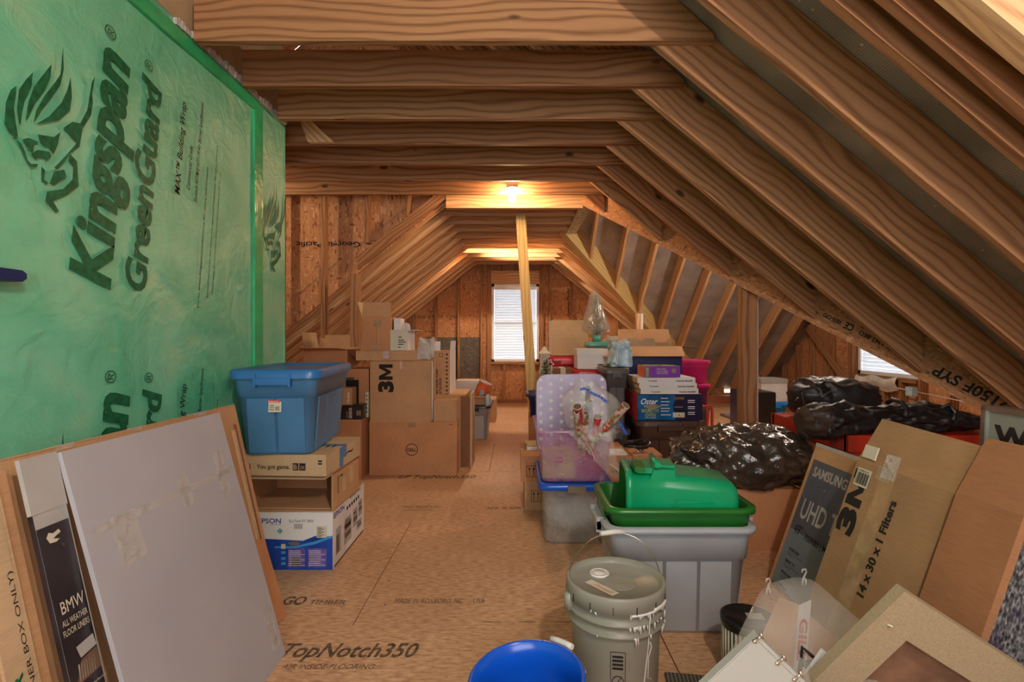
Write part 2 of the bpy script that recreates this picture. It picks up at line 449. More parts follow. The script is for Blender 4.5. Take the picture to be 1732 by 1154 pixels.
class MB:
    def __init__(s, M=None):
        s.v = []; s.f = []; s.m = []; s.uv = []; s.mats = []; s.sm = []
        s.M = M or Matrix.Identity(4)
    def mi(s, m):
        if m not in s.mats: s.mats.append(m)
        return s.mats.index(m)
    def face(s, pts, m, g=None, smooth=False, uv=None):
        pts = [Vector(p) for p in pts]
        n = Vector((0, 0, 0))
        for i in range(len(pts)):
            a, b = pts[i], pts[(i + 1) % len(pts)]
            n += Vector(((a.y - b.y) * (a.z + b.z), (a.z - b.z) * (a.x + b.x), (a.x - b.x) * (a.y + b.y)))
        if n.length < 1e-12: return
        n.normalize()
        if uv is None:
            gg = Vector(g) if g is not None else (Vector((1, 0, 0)) if abs(n.x) < 0.9 else Vector((0, 1, 0)))
            gg.normalize()
            t = gg - n * gg.dot(n)
            if t.length < 0.25:
                t = Vector((0, 1, 0)) if abs(n.y) < 0.8 else Vector((0, 0, 1))
                t = t - n * t.dot(n)
            t.normalize()
            w = n.cross(t)
            uv = [(p.dot(t), p.dot(w)) for p in pts]
        i0 = len(s.v)
        s.v += [s.M @ p for p in pts]
        s.f.append(tuple(range(i0, i0 + len(pts))))
        s.m.append(s.mi(m)); s.uv.append(uv); s.sm.append(smooth)
    def box(s, x0, x1, y0, y1, z0, z1, m, g=None, skip=''):
        """skip: letters of omitted sides l r f b d u (left right front back down up)"""
        c = [Vector((x, y, z)) for z in (z0, z1) for y in (y0, y1) for x in (x0, x1)]
        fs = {'d': (0, 2, 3, 1), 'u': (4, 5, 7, 6), 'f': (0, 1, 5, 4), 'b': (2, 6, 7, 3), 'l': (0, 4, 6, 2), 'r': (1, 3, 7, 5)}
        for k, q in fs.items():
            if k in skip: continue
            mm = m[k] if isinstance(m, dict) and k in m else (m['*'] if isinstance(m, dict) else m)
            s.face([c[i] for i in q], mm, g)
        return s
    def hexa(s, c, m, g=None):
        for q in ((0, 2, 3, 1), (4, 5, 7, 6), (0, 1, 5, 4), (2, 6, 7, 3), (0, 4, 6, 2), (1, 3, 7, 5)):
            s.face([c[i] for i in q], m, g)
    def board(s, p0, p1, w, d, m, up=None):
        """beam of width w (sideways) and depth d above the line p0-p1"""
        p0, p1 = Vector(p0), Vector(p1)
        a = (p1 - p0).normalized()
        z = Vector(up) if up else (Vector((0, 0, 1)) if abs(a.z) < 0.95 else Vector((0, 1, 0)))
        sd = a.cross(z).normalized()
        uu = sd.cross(a)
        c = []
        for h in (0, d):
            for q in (-w / 2, w / 2):
                for p in (p0, p1):
                    c.append(p + uu * h + sd * q)
        s.hexa(c, m, a)
        return s
    def prism(s, poly, axis, t0, t1, m, g=None, side=None):
        """poly in the plane across axis ('x': (y,z), 'y': (x,z), 'z': (x,y))"""
        def pt(p, t):
            return {'x': Vector((t, p[0], p[1])), 'y': Vector((p[0], t, p[1])), 'z': Vector((p[0], p[1], t))}[axis]
        tris = tessellate_polygon([[Vector((p[0], p[1], 0)) for p in poly]])
        for t in (t0, t1):
            for tr in tris:
                s.face([pt(poly[i], t) for i in tr], m, g)
        for i in range(len(poly)):
            a, b = poly[i], poly[(i + 1) % len(poly)]
            s.face([pt(a, t0), pt(b, t0), pt(b, t1), pt(a, t1)], side or m, g)
        return s
    def flat(s, pts, m, g=None):
        """filled outline in 3D, possibly concave"""
        pts = [Vector(p) for p in pts]
        for tr in tessellate_polygon([pts]):
            s.face([pts[i] for i in tr], m, g)
    def text(s, st, o, ex, ey, h, m, width=None, bold=0.0, shear=0.0, off=0.0012, center=False):
        if st == '3M':       # heavy block letters
            o, ex, ey = Vector(o), Vector(ex).normalized(), Vector(ey).normalized()
            nn = ex.cross(ey) * off
            s.text('3', o, ex, ey, h, m, width=width * .40, bold=.06, off=off)
            pm = [(0, 0), (0, .7), (.25, .7), (.5, .30), (.75, .7), (1, .7), (1, 0), (.77, 0), (.77, .40), (.56, .08), (.44, .08), (.23, .40), (.23, 0)]
            s.flat([o + ex * (width * (.44 + .56 * x)) + ey * (y / .7 * h) + nn for x, y in pm], m)
            return s
        vs, fs, x0, x1 = text_mesh(st, bold, shear)
        o, ex, ey = Vector(o), Vector(ex).normalized(), Vector(ey).normalized()
        n = ex.cross(ey)
        sy = h / 0.70
        sx = sy if width is None else width / max(1e-6, x1 - x0)
        cx = (x0 + x1) / 2 if center else x0
        for f in fs:
            s.face([o + ex * ((vs[i].x - cx) * sx) + ey * (vs[i].y * sy) + n * off for i in f], m)
        return s
    def patch(s, o, ex, ey, w, h, m, off=0.001):
        o, ex, ey = Vector(o), Vector(ex).normalized(), Vector(ey).normalized()
        n = ex.cross(ey) * off
        s.face([o + n, o + ex * w + n, o + ex * w + ey * h + n, o + ey * h + n], m)
        return s
    def tube(s, pts, r, m, n=10, smooth=True, closed=False, caps=True):
        pts = [Vector(p) for p in pts]
        rs = r if isinstance(r, (list, tuple)) else [r] * len(pts)
        rings = []
        ref = None
        for i, p in enumerate(pts):
            a = pts[(i - 1) % len(pts)] if (i > 0 or closed) else p
            b = pts[(i + 1) % len(pts)] if (i < len(pts) - 1 or closed) else p
            t = (b - a).normalized()
            if ref is None:
                ref = Vector((0, 0, 1)) if abs(t.z) < 0.9 else Vector((1, 0, 0))
            e = (ref - t * ref.dot(t)).normalized()
            ref = e
            f = t.cross(e)
            rings.append([p + (e * math.cos(2 * math.pi * k / n) + f * math.sin(2 * math.pi * k / n)) * rs[i] for k in range(n)])
        L = len(rings)
        for i in range(L if closed else L - 1):
            A, B = rings[i], rings[(i + 1) % L]
            for k in range(n):
                s.face([A[k], A[(k + 1) % n], B[(k + 1) % n], B[k]], m, smooth=smooth)
        if caps and not closed:
            s.face(rings[0][::-1], m); s.face(rings[-1], m)
        return s
    def loft(s, rings, m, smooth=True, cap0=True, cap1=True):
        n = len(rings[0])
        for A, B in zip(rings, rings[1:]):
            for k in range(n):
                s.face([A[k], A[(k + 1) % n], B[(k + 1) % n], B[k]], m, smooth=smooth)
        if cap0: s.face(rings[0][::-1], m)
        if cap1: s.face(rings[-1], m)
        return s
    def lathe(s, prof, c, m, n=40, smooth=True):
        """prof: (r, z) pairs around the vertical axis at c"""
        c = Vector(c)
        R = [[c + Vector((r * math.cos(2 * math.pi * k / n), r * math.sin(2 * math.pi * k / n), z)) for k in range(n)] for r, z in prof]
        for A, B in zip(R, R[1:]):
            for k in range(n):
                s.face([A[k], A[(k + 1) % n], B[(k + 1) % n], B[k]], m, smooth=smooth)
        return s
    def rr(s, cx, cy, hw, hd, r, z, n=6):
        out = []
        for q, (sx, sy) in enumerate(((1, 1), (-1, 1), (-1, -1), (1, -1))):
            for k in range(n + 1):
                a = math.pi / 2 * (q + k / n)
                out.append(Vector((cx + sx * (hw - r) + r * math.cos(a), cy + sy * (hd - r) + r * math.sin(a), z)))
        return out
    def obj(s, name, parent=None, merge=None):
        bm = bmesh.new()
        uvl = bm.loops.layers.uv.new('UVMap')
        vs = [bm.verts.new(v) for v in s.v]
        for f, mi_, uv, sm in zip(s.f, s.m, s.uv, s.sm):
            try: q = bm.faces.new([vs[i] for i in f])
            except ValueError: continue
            q.material_index = mi_; q.smooth = sm
            for l, c in zip(q.loops, uv): l[uvl].uv = c
        if merge is None: merge = any(s.sm)
        if merge:
            bmesh.ops.remove_doubles(bm, verts=bm.verts, dist=2e-5)
            bmesh.ops.recalc_face_normals(bm, faces=bm.faces)
        me = bpy.data.meshes.new(name)
        bm.to_mesh(me); bm.free()
        for m in s.mats: me.materials.append(MATS[m])
        o = bpy.data.objects.new(name, me)
        COL.objects.link(o)
        if parent is not None: o.parent = parent
        return o


THINGS = []
def tag(o, label=None, cat=None, group=None, kind=None):
    if label: o['label'] = label
    if cat: o['category'] = cat
    if group: o['group'] = group
    if kind: o['kind'] = kind
    return o


def thing(name, label, cat, group=None):
    o = bpy.data.objects.new(name, None)
    o.empty_display_size = 0.1
    COL.objects.link(o)
    tag(o, label, cat, group)
    THINGS.append(o)
    return o


def solo(mb, name, label, cat, group=None):
    o = mb.obj(name)
    tag(o, label, cat, group)
    THINGS.append(o)
    return o


def struct(mb, name, label=None, cat=None):
    o = mb.obj(name)
    tag(o, label, cat, None, 'structure')
    return o


def tree_of(o):
    out = []
    for c in CHILD.get(o.name, []):
        out.append(c); out += tree_of(c)
    return out
CHILD = {}
def settle():
    """move every thing's origin to the middle of its base"""
    CHILD.clear()
    for o in bpy.data.objects:
        if o.parent: CHILD.setdefault(o.parent.name, []).append(o)
    done = set()
    for t in THINGS:
        ms = [o for o in [t] + tree_of(t) if o.type == 'MESH']
        co = [v.co for o in ms for v in o.data.vertices]
        if not co or t.location.length > 0: continue
        b = Vector(((min(c.x for c in co) + max(c.x for c in co)) / 2, (min(c.y for c in co) + max(c.y for c in co)) / 2, min(c.z for c in co)))
        for o in ms:
            if o.data.name in done: continue
            done.add(o.data.name)
            o.data.transform(Matrix.Translation(-b))
        t.location = b


def frame(o, ex, ey, ez):
    M = Matrix.Identity(4)
    for i, a in enumerate((Vector(ex).normalized(), Vector(ey).normalized(), Vector(ez).normalized())):
        for r in range(3): M[r][i] = a[r]
    for r in range(3): M[r][3] = o[r]
    return M


def rotz(cx, cy, deg):
    return Matrix.Translation((cx, cy, 0)) @ Matrix.Rotation(math.radians(deg), 4, 'Z') @ Matrix.Translation((-cx, -cy, 0))

ORD = 'first second third fourth fifth sixth seventh eighth ninth tenth eleventh twelfth thirteenth fourteenth fifteenth sixteenth seventeenth eighteenth nineteenth twentieth'.split() + ['twenty-first', 'twenty-second', 'twenty-third', 'twenty-fourth', 'twenty-fifth']

# ================================================================== THE HOUSE
S = 0.833                                    # roof pitch 10 in 12
XT, ZT = 0.628, 2.45                         # where a right rafter meets a ceiling joist
STEP = 0.4064
YK = [2.33 + STEP * k for k in range(18)]
XW = -1.43                                   # green wrapped wall
YV, YU = 4.98, 6.56                          # near and far valley at joist height
XG = 4.62                                    # gable wall at the right
YB = 9.53                                    # back wall


def roofz(x): return ZT - (x - XT) * S
def leftz(x): return ZT + (x + 0.70) * 0.80

# floor: sheets of subfloor with a thin gap between them
mb = MB()
mb.box(-4.7, 5.0, -1.3, 9.7, -0.06, -0.012, 'card_dark')
rows = [-0.318, 0.901, 2.12, 3.34, 4.56, 5.78, 7.0, 8.22, 9.7]
y0 = -1.3
seam = [0.565, -0.655, 0.565, -0.655, 0.565, -0.23, 0.565, -0.655, 0.565]
for i, y1 in enumerate(rows):
    xs = [seam[i] + 2.438 * k for k in range(-3, 4)]
    xs = [-4.7] + [x for x in xs if -4.5 < x < 4.8] + [5.0]
    for a, b in zip(xs, xs[1:]):
        mb.box(a + .0022, b - .0022, y0 + .0022, y1 - .0022, -0.012, 0, 'subfloor', g=(1, 0, 0))
    y0 = y1
G3 = Vector((1, 0, 0)), Vector((0, 1, 0))
mb.text('TopNotch350', (-.86, 1.905, 0), *G3, .085, 'ink_floor', width=.50, bold=.02, shear=.25)
mb.text('AIR INSIDE-FLOORING.', (-.82, 1.835, 0), *G3, .028, 'ink_floor', width=.33, shear=.2)
mb.text('MADE IN ROXBORO, NC', (-.53, 2.29, 0), *G3, .042, 'ink_floor', width=.30, shear=.1)
mb.text('USA', (-.185, 2.29, 0), *G3, .042, 'ink_floor', width=.05, shear=.1)
mb.text('THIS SIDE UP', (-.78, 3.58, 0), *G3, .04, 'ink_floor', width=.25, shear=.15)
mb.text('THIS SIDE DOWN OTHER', (-.76, 3.52, 0), *G3, .022, 'ink_floor', width=.20)
mb.text('LP TopNotch350', (-.97, 4.33, 0), *G3, .10, 'ink_floor', width=.64, bold=.02, shear=.25)
mb.text('GO', (-1.02, 2.28, 0), *G3, .07, 'ink_floor', width=.10, bold=.03)
mb.text('TIMBER', (-.90, 2.28, 0), *G3, .04, 'ink_floor', width=.16)
mb.text('APA  ® RPR', (-.20, 3.55, 0), *G3, .045, 'ink_floor', width=.24, bold=.01)
mb.text('- - - -', (-.13, 2.135, 0), *G3, .02, 'ink_floor', width=.5, bold=.02)
struct(mb, 'floor', 'tan wood subfloor panels printed with maker marks', 'floor')

# roof skins (radiant foil under the sheathing)
def skin(name, polyxy, zf, m='foil_sheathing', th=.015, side=0):
    mb = MB()
    tris = tessellate_polygon([[Vector((p[0], p[1], 0)) for p in polyxy]])
    for dz in (0, th):
        for t in tris:
            mb.face([Vector((polyxy[i][0], polyxy[i][1], zf(*polyxy[i]) + dz)) for i in t], m, g=(0, 1, 0) if side else (1, 0, 0))
    struct(mb, name)

H = .245
ZR = lambda x, y: roofz(x) + H
skin('ceiling_1', [(-1.5, 1.41), (3.57, 1.41), (3.57, 2.04), (.628, 4.98), (.628, 5.08), (-1.5, 5.08)], ZR)
skin('ceiling_2', [(-1.5, -1.3), (-4.6, -1.3), (-4.6, 5.08), (-1.5, 5.08)], lambda x, y: roofz(-1.5) + H + (x + 1.5) * S)
skin('ceiling_3', [(.628, 4.98), (3.6, 2.01), (4.7, 2.01), (4.7, 5.77), (-.16, 5.77)], lambda x, y: ZT + (y - YV) * S + H, side=1)
skin('ceiling_4', [(-.16, 5.77), (4.7, 5.77), (4.7, 9.52), (3.60, 9.52), (.628, 6.56)], lambda x, y: ZT - (y - YU) * S + H, side=1)
skin('ceiling_5', [(-.035, 9.6), (3.67, 9.6), (.628, 6.56), (-.035, 5.9)], ZR)
skin('ceiling_6', [(-.035, 5.08), (.53, 5.08), (-.035, 5.65)], ZR)
skin('ceiling_7', [(-.035, 5.08), (-.035, 9.6), (-4.3, 9.6), (-4.3, 5.08)], lambda x, y: leftz(x) + H)
skin('ceiling_8', [(.3, -1.3), (3.6, -1.3), (3.6, 1.41), (.3, 1.41)], lambda x, y: 2.98)
skin('ceiling_9', [(-1.5, -1.3), (.35, -1.3), (.35, 1.41), (-1.5, 1.41)], ZR)
for i, (a, b) in enumerate([((3.55, -1.3), (3.55, 2.05)), ((3.55, 2.0), (4.7, 2.0))]):
    mb = MB()
    if i == 0: mb.box(3.55, 3.59, -1.3, 2.05, 0, 3.0, 'osb', g=(0, 1, 0))
    else: mb.box(3.55, 4.7, 1.96, 2.0, 0, .35, 'osb')
    struct(mb, 'wall_right_%d' % (i + 1))
mb = MB(); mb.box(-4.6, -4.56, -1.3, 9.6, 0, 1.95, 'osb', g=(0, 1, 0)); struct(mb, 'wall_left_far')
mb = MB()
for a in ((-4.6, -.9, 0, 4.4), (1.3, 3.6, 0, 3.0), (-.9, 1.3, 0, .8), (-.9, 1.3, 2.1, 3.9)): mb.box(a[0], a[1], -1.32, -1.3, a[2], a[3], 'osb')  # opening left in this unseen wall to let in fill daylight
struct(mb, 'wall_front')
# dormer cheek above the rafters, top right of the view
mb = MB()
mb.prism([(.9, roofz(.9) + H), (3.55, .06 + H), (3.55, 2.98), (.9, 2.98)], 'y', 1.41, 1.425, 'osb', g=(0, 0, 1))
struct(mb, 'wall_dormer')
for i, x in enumerate((1.335, 1.43, 1.80, 2.2)):
    mb = MB(); mb.board((x, 1.375, roofz(x) + .2), (x, 1.375, 2.97), .045, .035, 'pine_red' if i < 2 else 'pine', up=(0, 1, 0))
    solo(mb, 'wall_stud', 'stud standing above the doubled rafter, %s from the left' % ORD[i], 'stud', 'studs of the dormer wall')

# gable panel between the high near roof and the low far roof
mb = MB()
zr = roofz(-1.5) + H
mb.prism([(-3.72, .03), (-.63, 2.49), (-.1, 2.64), (.60, 2.64), (.60, 2.70), (-1.5, zr), (-4.56, zr - 3.06 * S), (-4.56, 0)], 'y', 5.085, 5.10, 'osb', g=(0, 0, 1))
mb.text('Georgia-Pacific', (-1.50, 5.084, 2.085), (-1, 0, 0), (0, 0, -1), .05, 'ink_black', width=.62, bold=.02, off=.001)
struct(mb, 'wall_gable', 'red-brown strand board gable between the two roofs', 'wall')

# back wall with its window
mb = MB()
WX0, WX1, WZ0, WZ1 = -.43, .42, .73, 2.13
def lz(x): return min(leftz(x), roofz(x)) + H
for poly in ([(-3.9, 0), (WX0, 0), (WX0, lz(WX0)), (-.70, lz(-.70)), (-3.9, .02)], [(WX1, 0), (3.6, 0), (3.6, .02), (.628, lz(.628)), (WX1, lz(WX1))],
             [(WX0, 0), (WX1, 0), (WX1, WZ0), (WX0, WZ0)], [(WX0, WZ1), (WX1, WZ1), (WX1, 2.9), (0, 3.2), (WX0, 2.9)]):
    mb.prism(poly, 'y', YB, YB + .02, 'osb', g=(0, 0, 1))
mb.box(-1.72, -.645, YB - .012, YB - .001, .44, 1.17, 'osb_grey')
mb.text('Georgia-Pacific', (.98, YB - .001, 1.55), (0, 0, 1), (-1, 0, 0), .05, 'ink_black', width=.5, bold=.02, off=.002)
mb.text('OSB OSB OSB', (-1.9, YB - .001, 1.52), (1, 0, 0), (0, 0, 1), .05, 'ink_floor', width=.9, off=.002)
struct(mb, 'wall_back', 'far strand board wall around the bright window', 'wall')
# right gable wall
mb = MB()
A0, A1, B0, B1 = 5.95, 7.05, .684, 1.75
def gz(y): return min(ZT + (y - YV) * S, ZT - (y - YU) * S) + H
mb.prism([(2.0, 0), (A0, 0), (A0, gz(5.77)), (5.77, gz(5.77)), (2.0, .2)], 'x', XG, XG + .02, 'osb', g=(0, 0, 1))
mb.prism([(A1, 0), (9.6, 0), (9.6, .16), (A1, gz(A1))], 'x', XG, XG + .02, 'osb', g=(0, 0, 1))
mb.prism([(A0, 0), (A1, 0), (A1, B0), (A0, B0)], 'x', XG, XG + .02, 'osb', g=(0, 0, 1))
mb.prism([(A0, B1), (A1, B1), (A1, gz(A1)), (A0, gz(A0))], 'x', XG, XG + .02, 'osb', g=(0, 0, 1))
struct(mb, 'wall_right', 'strand board gable wall with the low window, beyond the bags', 'wall')

# windows
def window(name, label, ax, c0, c1, z0, z1, wall):
    """ax 'y': window in a wall at y=wall, spanning x; 'x' the other way"""
    def bx(mb, a0, a1, d0, d1, z0_, z1_, m):
        if ax == 'y': mb.box(a0, a1, wall + d0, wall + d1, z0_, z1_, m)
        else: mb.box(wall + d0, wall + d1, a0, a1, z0_, z1_, m)
    mb = MB(); f = .045
    bx(mb, c0, c0 + f, -.03, .05, z0, z1, 'window_white'); bx(mb, c1 - f, c1, -.03, .05, z0, z1, 'window_white')
    bx(mb, c0, c1, -.03, .05, z0, z0 + f, 'window_white'); bx(mb, c0, c1, -.03, .05, z1 - f, z1, 'window_white')
    o = mb.obj(name); tag(o, label, 'window', None, 'structure')
    mb = MB(); bx(mb, c0 + f, c1 - f, .03, .034, z0 + f, z1 - f, 'pane_glass'); mb.obj('pane', o)
    mb = MB(); bx(mb, c0 + f, c1 - f, .02, .045, (z0 + z1) / 2 - .015, (z0 + z1) / 2 + .015, 'window_white'); mb.obj('meeting_rail', o)
    mb = MB()
    z = z0 + .06
    while z < z1 - .05:
        a = .0235
        pts = []
        for (d, dz) in ((-.010, a), (.002, -a)):
            for c in ((c0 + f + .005, c1 - f - .005) if not pts else (c1 - f - .005, c0 + f + .005)):
                pts.append(Vector((c, wall + d, z + dz)) if ax == 'y' else Vector((wall + d, c, z + dz)))
        mb.face(pts, 'blind_slat')
        z += .048
    bx(mb, c0 + f, c1 - f, -.028, .012, z1 - f - .05, z1 - f, 'window_white')
    b = mb.obj('window_blind')
    return b

m, nt, b_ = new_mat('blind_slat')
b_.inputs['Base Color'].default_value = (.62, .64, .66, 1); b_.inputs['Roughness'].default_value = .5
b_.inputs['Transmission Weight'].default_value = 0.0
tr = nt.nodes.new('ShaderNodeBsdfTranslucent'); tr.inputs[0].default_value = (.50, .53, .56, 1)
mx = nt.nodes.new('ShaderNodeMixShader'); mx.inputs[0].default_value = .30
nt.links.new(b_.outputs[0], mx.inputs[1]); nt.links.new(tr.outputs[0], mx.inputs[2])
nt.links.new(mx.outputs[0], nt.nodes['Material Output'].inputs[0])
MATS['blind_slat'] = m
bl = window('window_1', 'bright white window in the far end wall', 'y', WX0, WX1, WZ0, WZ1, YB)
tag(bl, 'white slatted blind over the window of the far end wall', 'blind')
bl = window('window_2', 'low white window in the gable wall beyond the black bags', 'x', A0, A1, B0, B1, XG)
tag(bl, 'white slatted blind over the low window beyond the black bags', 'blind')

# world seen through the windows is the sky; the ground outside
mb = MB(); mb.box(-30, 30, 9.9, 60, -3.2, -3.0, 'leaf'); mb.box(5.2, 30, -20, 9.9, -3.2, -3.0, 'leaf'); struct(mb, 'ground')

# ---- studs
def stud(x, y, z0, z1, lab, grp, m='pine', w=.038, d=.089, ax='y', cat='stud', name='wall_stud'):
    mb = MB()
    if ax == 'y': mb.box(x - w / 2, x + w / 2, y - d, y, z0, z1, m, g=(0, 0, 1))
    else: mb.box(x - d, x, y - w / 2, y + w / 2, z0, z1, m, g=(0, 0, 1))
    return solo(mb, name, lab, cat, grp)

xs = [-3.4, -3.0, -2.59, -2.19, -1.79, -1.41, -1.02, -.63]
for i, x in enumerate(xs):
    full = x < -1.6
    z0 = 0 if full else leftz(x) + .10
    lab = ['stud hidden at the far left of the gable wall', 'stud of the gable wall left of the green wrap end', 'stud of the gable wall behind the green wrap',
           'full-height stud just right of the green wrapped wall', 'full-height stud standing in front of the leaning far rafters',
           'short stud above the sloping rafter, left of three', 'short stud above the sloping rafter, middle of three', 'shortest stud, right under the joist end by the lit ceiling'][i]
    y = 5.08 if not full else 5.06
    if full: stud(x, 4.975, z0, 2.45 + .6, lab, 'studs of the near gable wall', d=.089)
    else: stud(x, 5.084, z0 + (.08 if i == 5 else .02), 3.0, lab, 'studs of the near gable wall', d=.085)
stud(-1.49, 4.95, 0, 1.75, 'post carrying the lower end of the first sloping rafter', None, w=.075, cat='post', name='corner_post')
stud(-2.75, 4.95, .0, 2.6, 'stud standing between joists behind the green wall', 'studs of the near gable wall')
for i, x in enumerate([-2.25, -1.84, -1.43, -1.02, -.61]):
    stud(x, YB - .015, 0, lz(x) - .01, 'stud of the far end wall left of the window, %s from the left' % ORD[i], 'studs of the far end wall', 'pine')
for i, x in enumerate([.61, 1.02, 1.43, 1.83, 2.24]):
    stud(x, YB - .003, 0, lz(x) - .01, 'stud of the far end wall right of the window, %s from the window' % ORD[i], 'studs of the far end wall', 'pine')
stud(WX0 - .045, YB - .003, 0, 2.7, 'doubled stud at the left side of the far window', None, w=.075)
stud(WX1 + .045, YB - .003, 0, 2.7, 'doubled stud at the right side of the far window', None, w=.075)
for i, x in enumerate((-.2, .2)):
    stud(x, YB - .003, .04, WZ0 - .05, 'short stud under the far window, %s' % ('left one' if i == 0 else 'right one'), 'cripple studs under the far window')
for i, x in enumerate((-.25, 0., .25)):
    stud(x, YB - .003, 2.36, 2.72, 'short stud above the window header, %s of three' % ORD[i], 'cripple studs above the far window')
mb = MB(); mb.box(WX0 - .005, WX1 + .005, YB - .092, YB - .003, 2.135, 2.36, 'pine_pale', g=(1, 0, 0)); solo(mb, 'window_header', 'wide pale plank over the far window', 'header')
mb = MB(); mb.box(WX0, WX1, YB - .092, YB - .003, WZ0 - .045, WZ0 - .005, 'pine', g=(1, 0, 0)); solo(mb, 'window_sill_plate', 'flat plank under the far window sill', 'plate')
mb = MB(); mb.box(-3.7, 3.4, YB - .10, YB - .003, 0, .04, 'pine', g=(1, 0, 0)); struct(mb, 'trim_1', 'bottom plate along the far end wall', 'plate')
mb = MB(); mb.box(3.5, 4.6, 9.22, 9.36, 0, .14, 'pine_red', g=(1, 0, 0)); struct(mb, 'trim_2', 'bottom plate under the foil lined slope', 'plate')
mb = MB(); mb.box(1.5, 3.76, 9.49, 9.51, 0, .26, 'osb'); mb.box(3.76, 3.9, 9.49, 9.51, 0, .17, 'osb'); mb.box(3.90, 4.62, 9.49, 9.51, 0, .26, 'osb'); struct(mb, 'wall_eave')
mb = MB(); mb.box(2.6, 3.5, 9.22, 9.36, 0, .14, 'pine_red', g=(1, 0, 0)); struct(mb, 'trim_3')

# right gable studs (plane x = XG)
gy = [8.95, 8.5, 8.1, 7.75, 7.6, 7.15, 7.09, 5.9, 5.5, 5.1, 4.7, 4.3, 3.9]
for i, y in enumerate(gy):
    top = gz(y) - .03
    if i == 0: top = .75
    stud(XG - .003, y, .04, top, 'stud of the gable wall with the low window, %s from the back corner' % ORD[i], 'studs of the right gable wall', 'pine', ax='x')
for i, y in enumerate((6.2, 6.5, 6.8)):
    stud(XG - .003, y, .04, B0 - .05, 'short stud under the low gable window, %s from the near side' % ORD[i], 'studs under the low window', 'pine', ax='x')
mb = MB(); mb.box(XG - .095, XG - .003, A0, A1, B0 - .045, B0 - .005, 'pine', g=(0, 1, 0)); solo(mb, 'window_sill_plate', 'flat plank under the low gable window', 'plate')
mb = MB(); mb.box(XG - .1, XG - .003, 2.2, 9.4, 0, .04, 'pine', g=(0, 1, 0)); struct(mb, 'trim_4')
mb = MB(); mb.board((XG - .115, 8.55, 1.60), (XG - .115, 6.9, .28), .03, .10, 'pine'); solo(mb, 'diagonal_brace', 'diagonal brace nailed across the gable wall studs left of the low window', 'brace')

# ---- ceiling joists
def joist_poly(x0, x1, lslope, rslope):
    p = []
    p += [(x0 - .25, ZT), (x0 - .23, ZT + .02), (x0 - .02, ZT + .184)] if lslope else [(x0, ZT), (x0, ZT + .184)]
    p += [(x1 + .07, ZT + .184), (x1 + .235, ZT + .03), (x1 + .24, ZT)] if rslope else [(x1, ZT + .184), (x1, ZT)]
    return p
for k, y in enumerate(YK):
    if k <= 2: pl = joist_poly(-1.40, XT, 0, 1)
    elif k <= 6: pl = joist_poly(-3.3, XT, 0, 1)
    elif k <= 10: pl = joist_poly(-.70, XT, 1, 0)
    else: pl = joist_poly(-.70, XT, 1, 1)
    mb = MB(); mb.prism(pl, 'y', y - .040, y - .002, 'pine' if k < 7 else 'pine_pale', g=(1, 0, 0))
    solo(mb, 'ceiling_joist', 'wooden ceiling joist spanning the attic, %s from the camera' % ORD[k], 'joist', 'ceiling joists')
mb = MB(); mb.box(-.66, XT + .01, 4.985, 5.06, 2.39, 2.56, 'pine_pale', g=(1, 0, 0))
solo(mb, 'header_beam', 'pale lit header behind the bare bulb where the low ceiling begins', 'beam')
mb = MB(); mb.box(-1.56, -1.435, -1.3, 3.25, 2.505, 2.95, 'card_pale', g=(0, 1, 0)); struct(mb, 'wall_left_top')

# ---- near right rafters, down to the eave or the valley
def rafter_poly(xa, xb, f=roofz, d=.24):
    return [(xa, f(xa)), (xb, f(xb)), (xb, f(xb) + d), (xa, f(xa) + d)]
near = [(1.317, .038, 'first'), (1.355, .038, 'second'), (1.465, .038, 'third'), (1.583, .038, 'fourth'), (1.92, .038, 'fifth')]
for y, t, w in near:
    dd = w in ('first', 'second')
    mb = MB(); mb.prism(rafter_poly(.25 if y < 1.9 else -1.475, 3.5), 'y', y, y + t, 'pine_pale' if dd else 'pine', g=(1, 0, -S))  # doubled pair gets paler pine to carry the strong light on it
    solo(mb, 'rafter', 'wooden rafter at the top right corner of the view, %s counting back from the camera' % w, 'rafter', 'rafters at the top right')
for k in range(7):
    y = YK[k]
    xe = XT + (YV - y) - .035
    mb = MB(); mb.prism(rafter_poly(-1.475, xe), 'y', y, y + .038, 'pine', g=(1, 0, -S))
    solo(mb, 'rafter', 'long rafter running down right from the %s ceiling joist to the valley beam' % ORD[k], 'rafter', 'rafters ending on the near valley beam')
for k in range(-8, 7, 2):
    y = 2.33 + STEP * k
    f = lambda x: roofz(-1.5) + (x + 1.5) * S
    mb = MB(); mb.prism(rafter_poly(-1.525, -4.5, f), 'y', y, y + .038, 'pine_red', g=(1, 0, S))
    solo(mb, 'rafter', 'rafter high on the hidden left slope above the %s joist' % ORD[max(0, k + 8)], 'rafter', 'rafters of the upper left slope')
mb = MB(); mb.box(-1.52, -1.48, -1.3, 5.08, roofz(-1.5) - .02, roofz(-1.5) + .24, 'pine_red', g=(0, 1, 0)); solo(mb, 'ridge_board', 'ridge board high above the ceiling joists', 'beam')

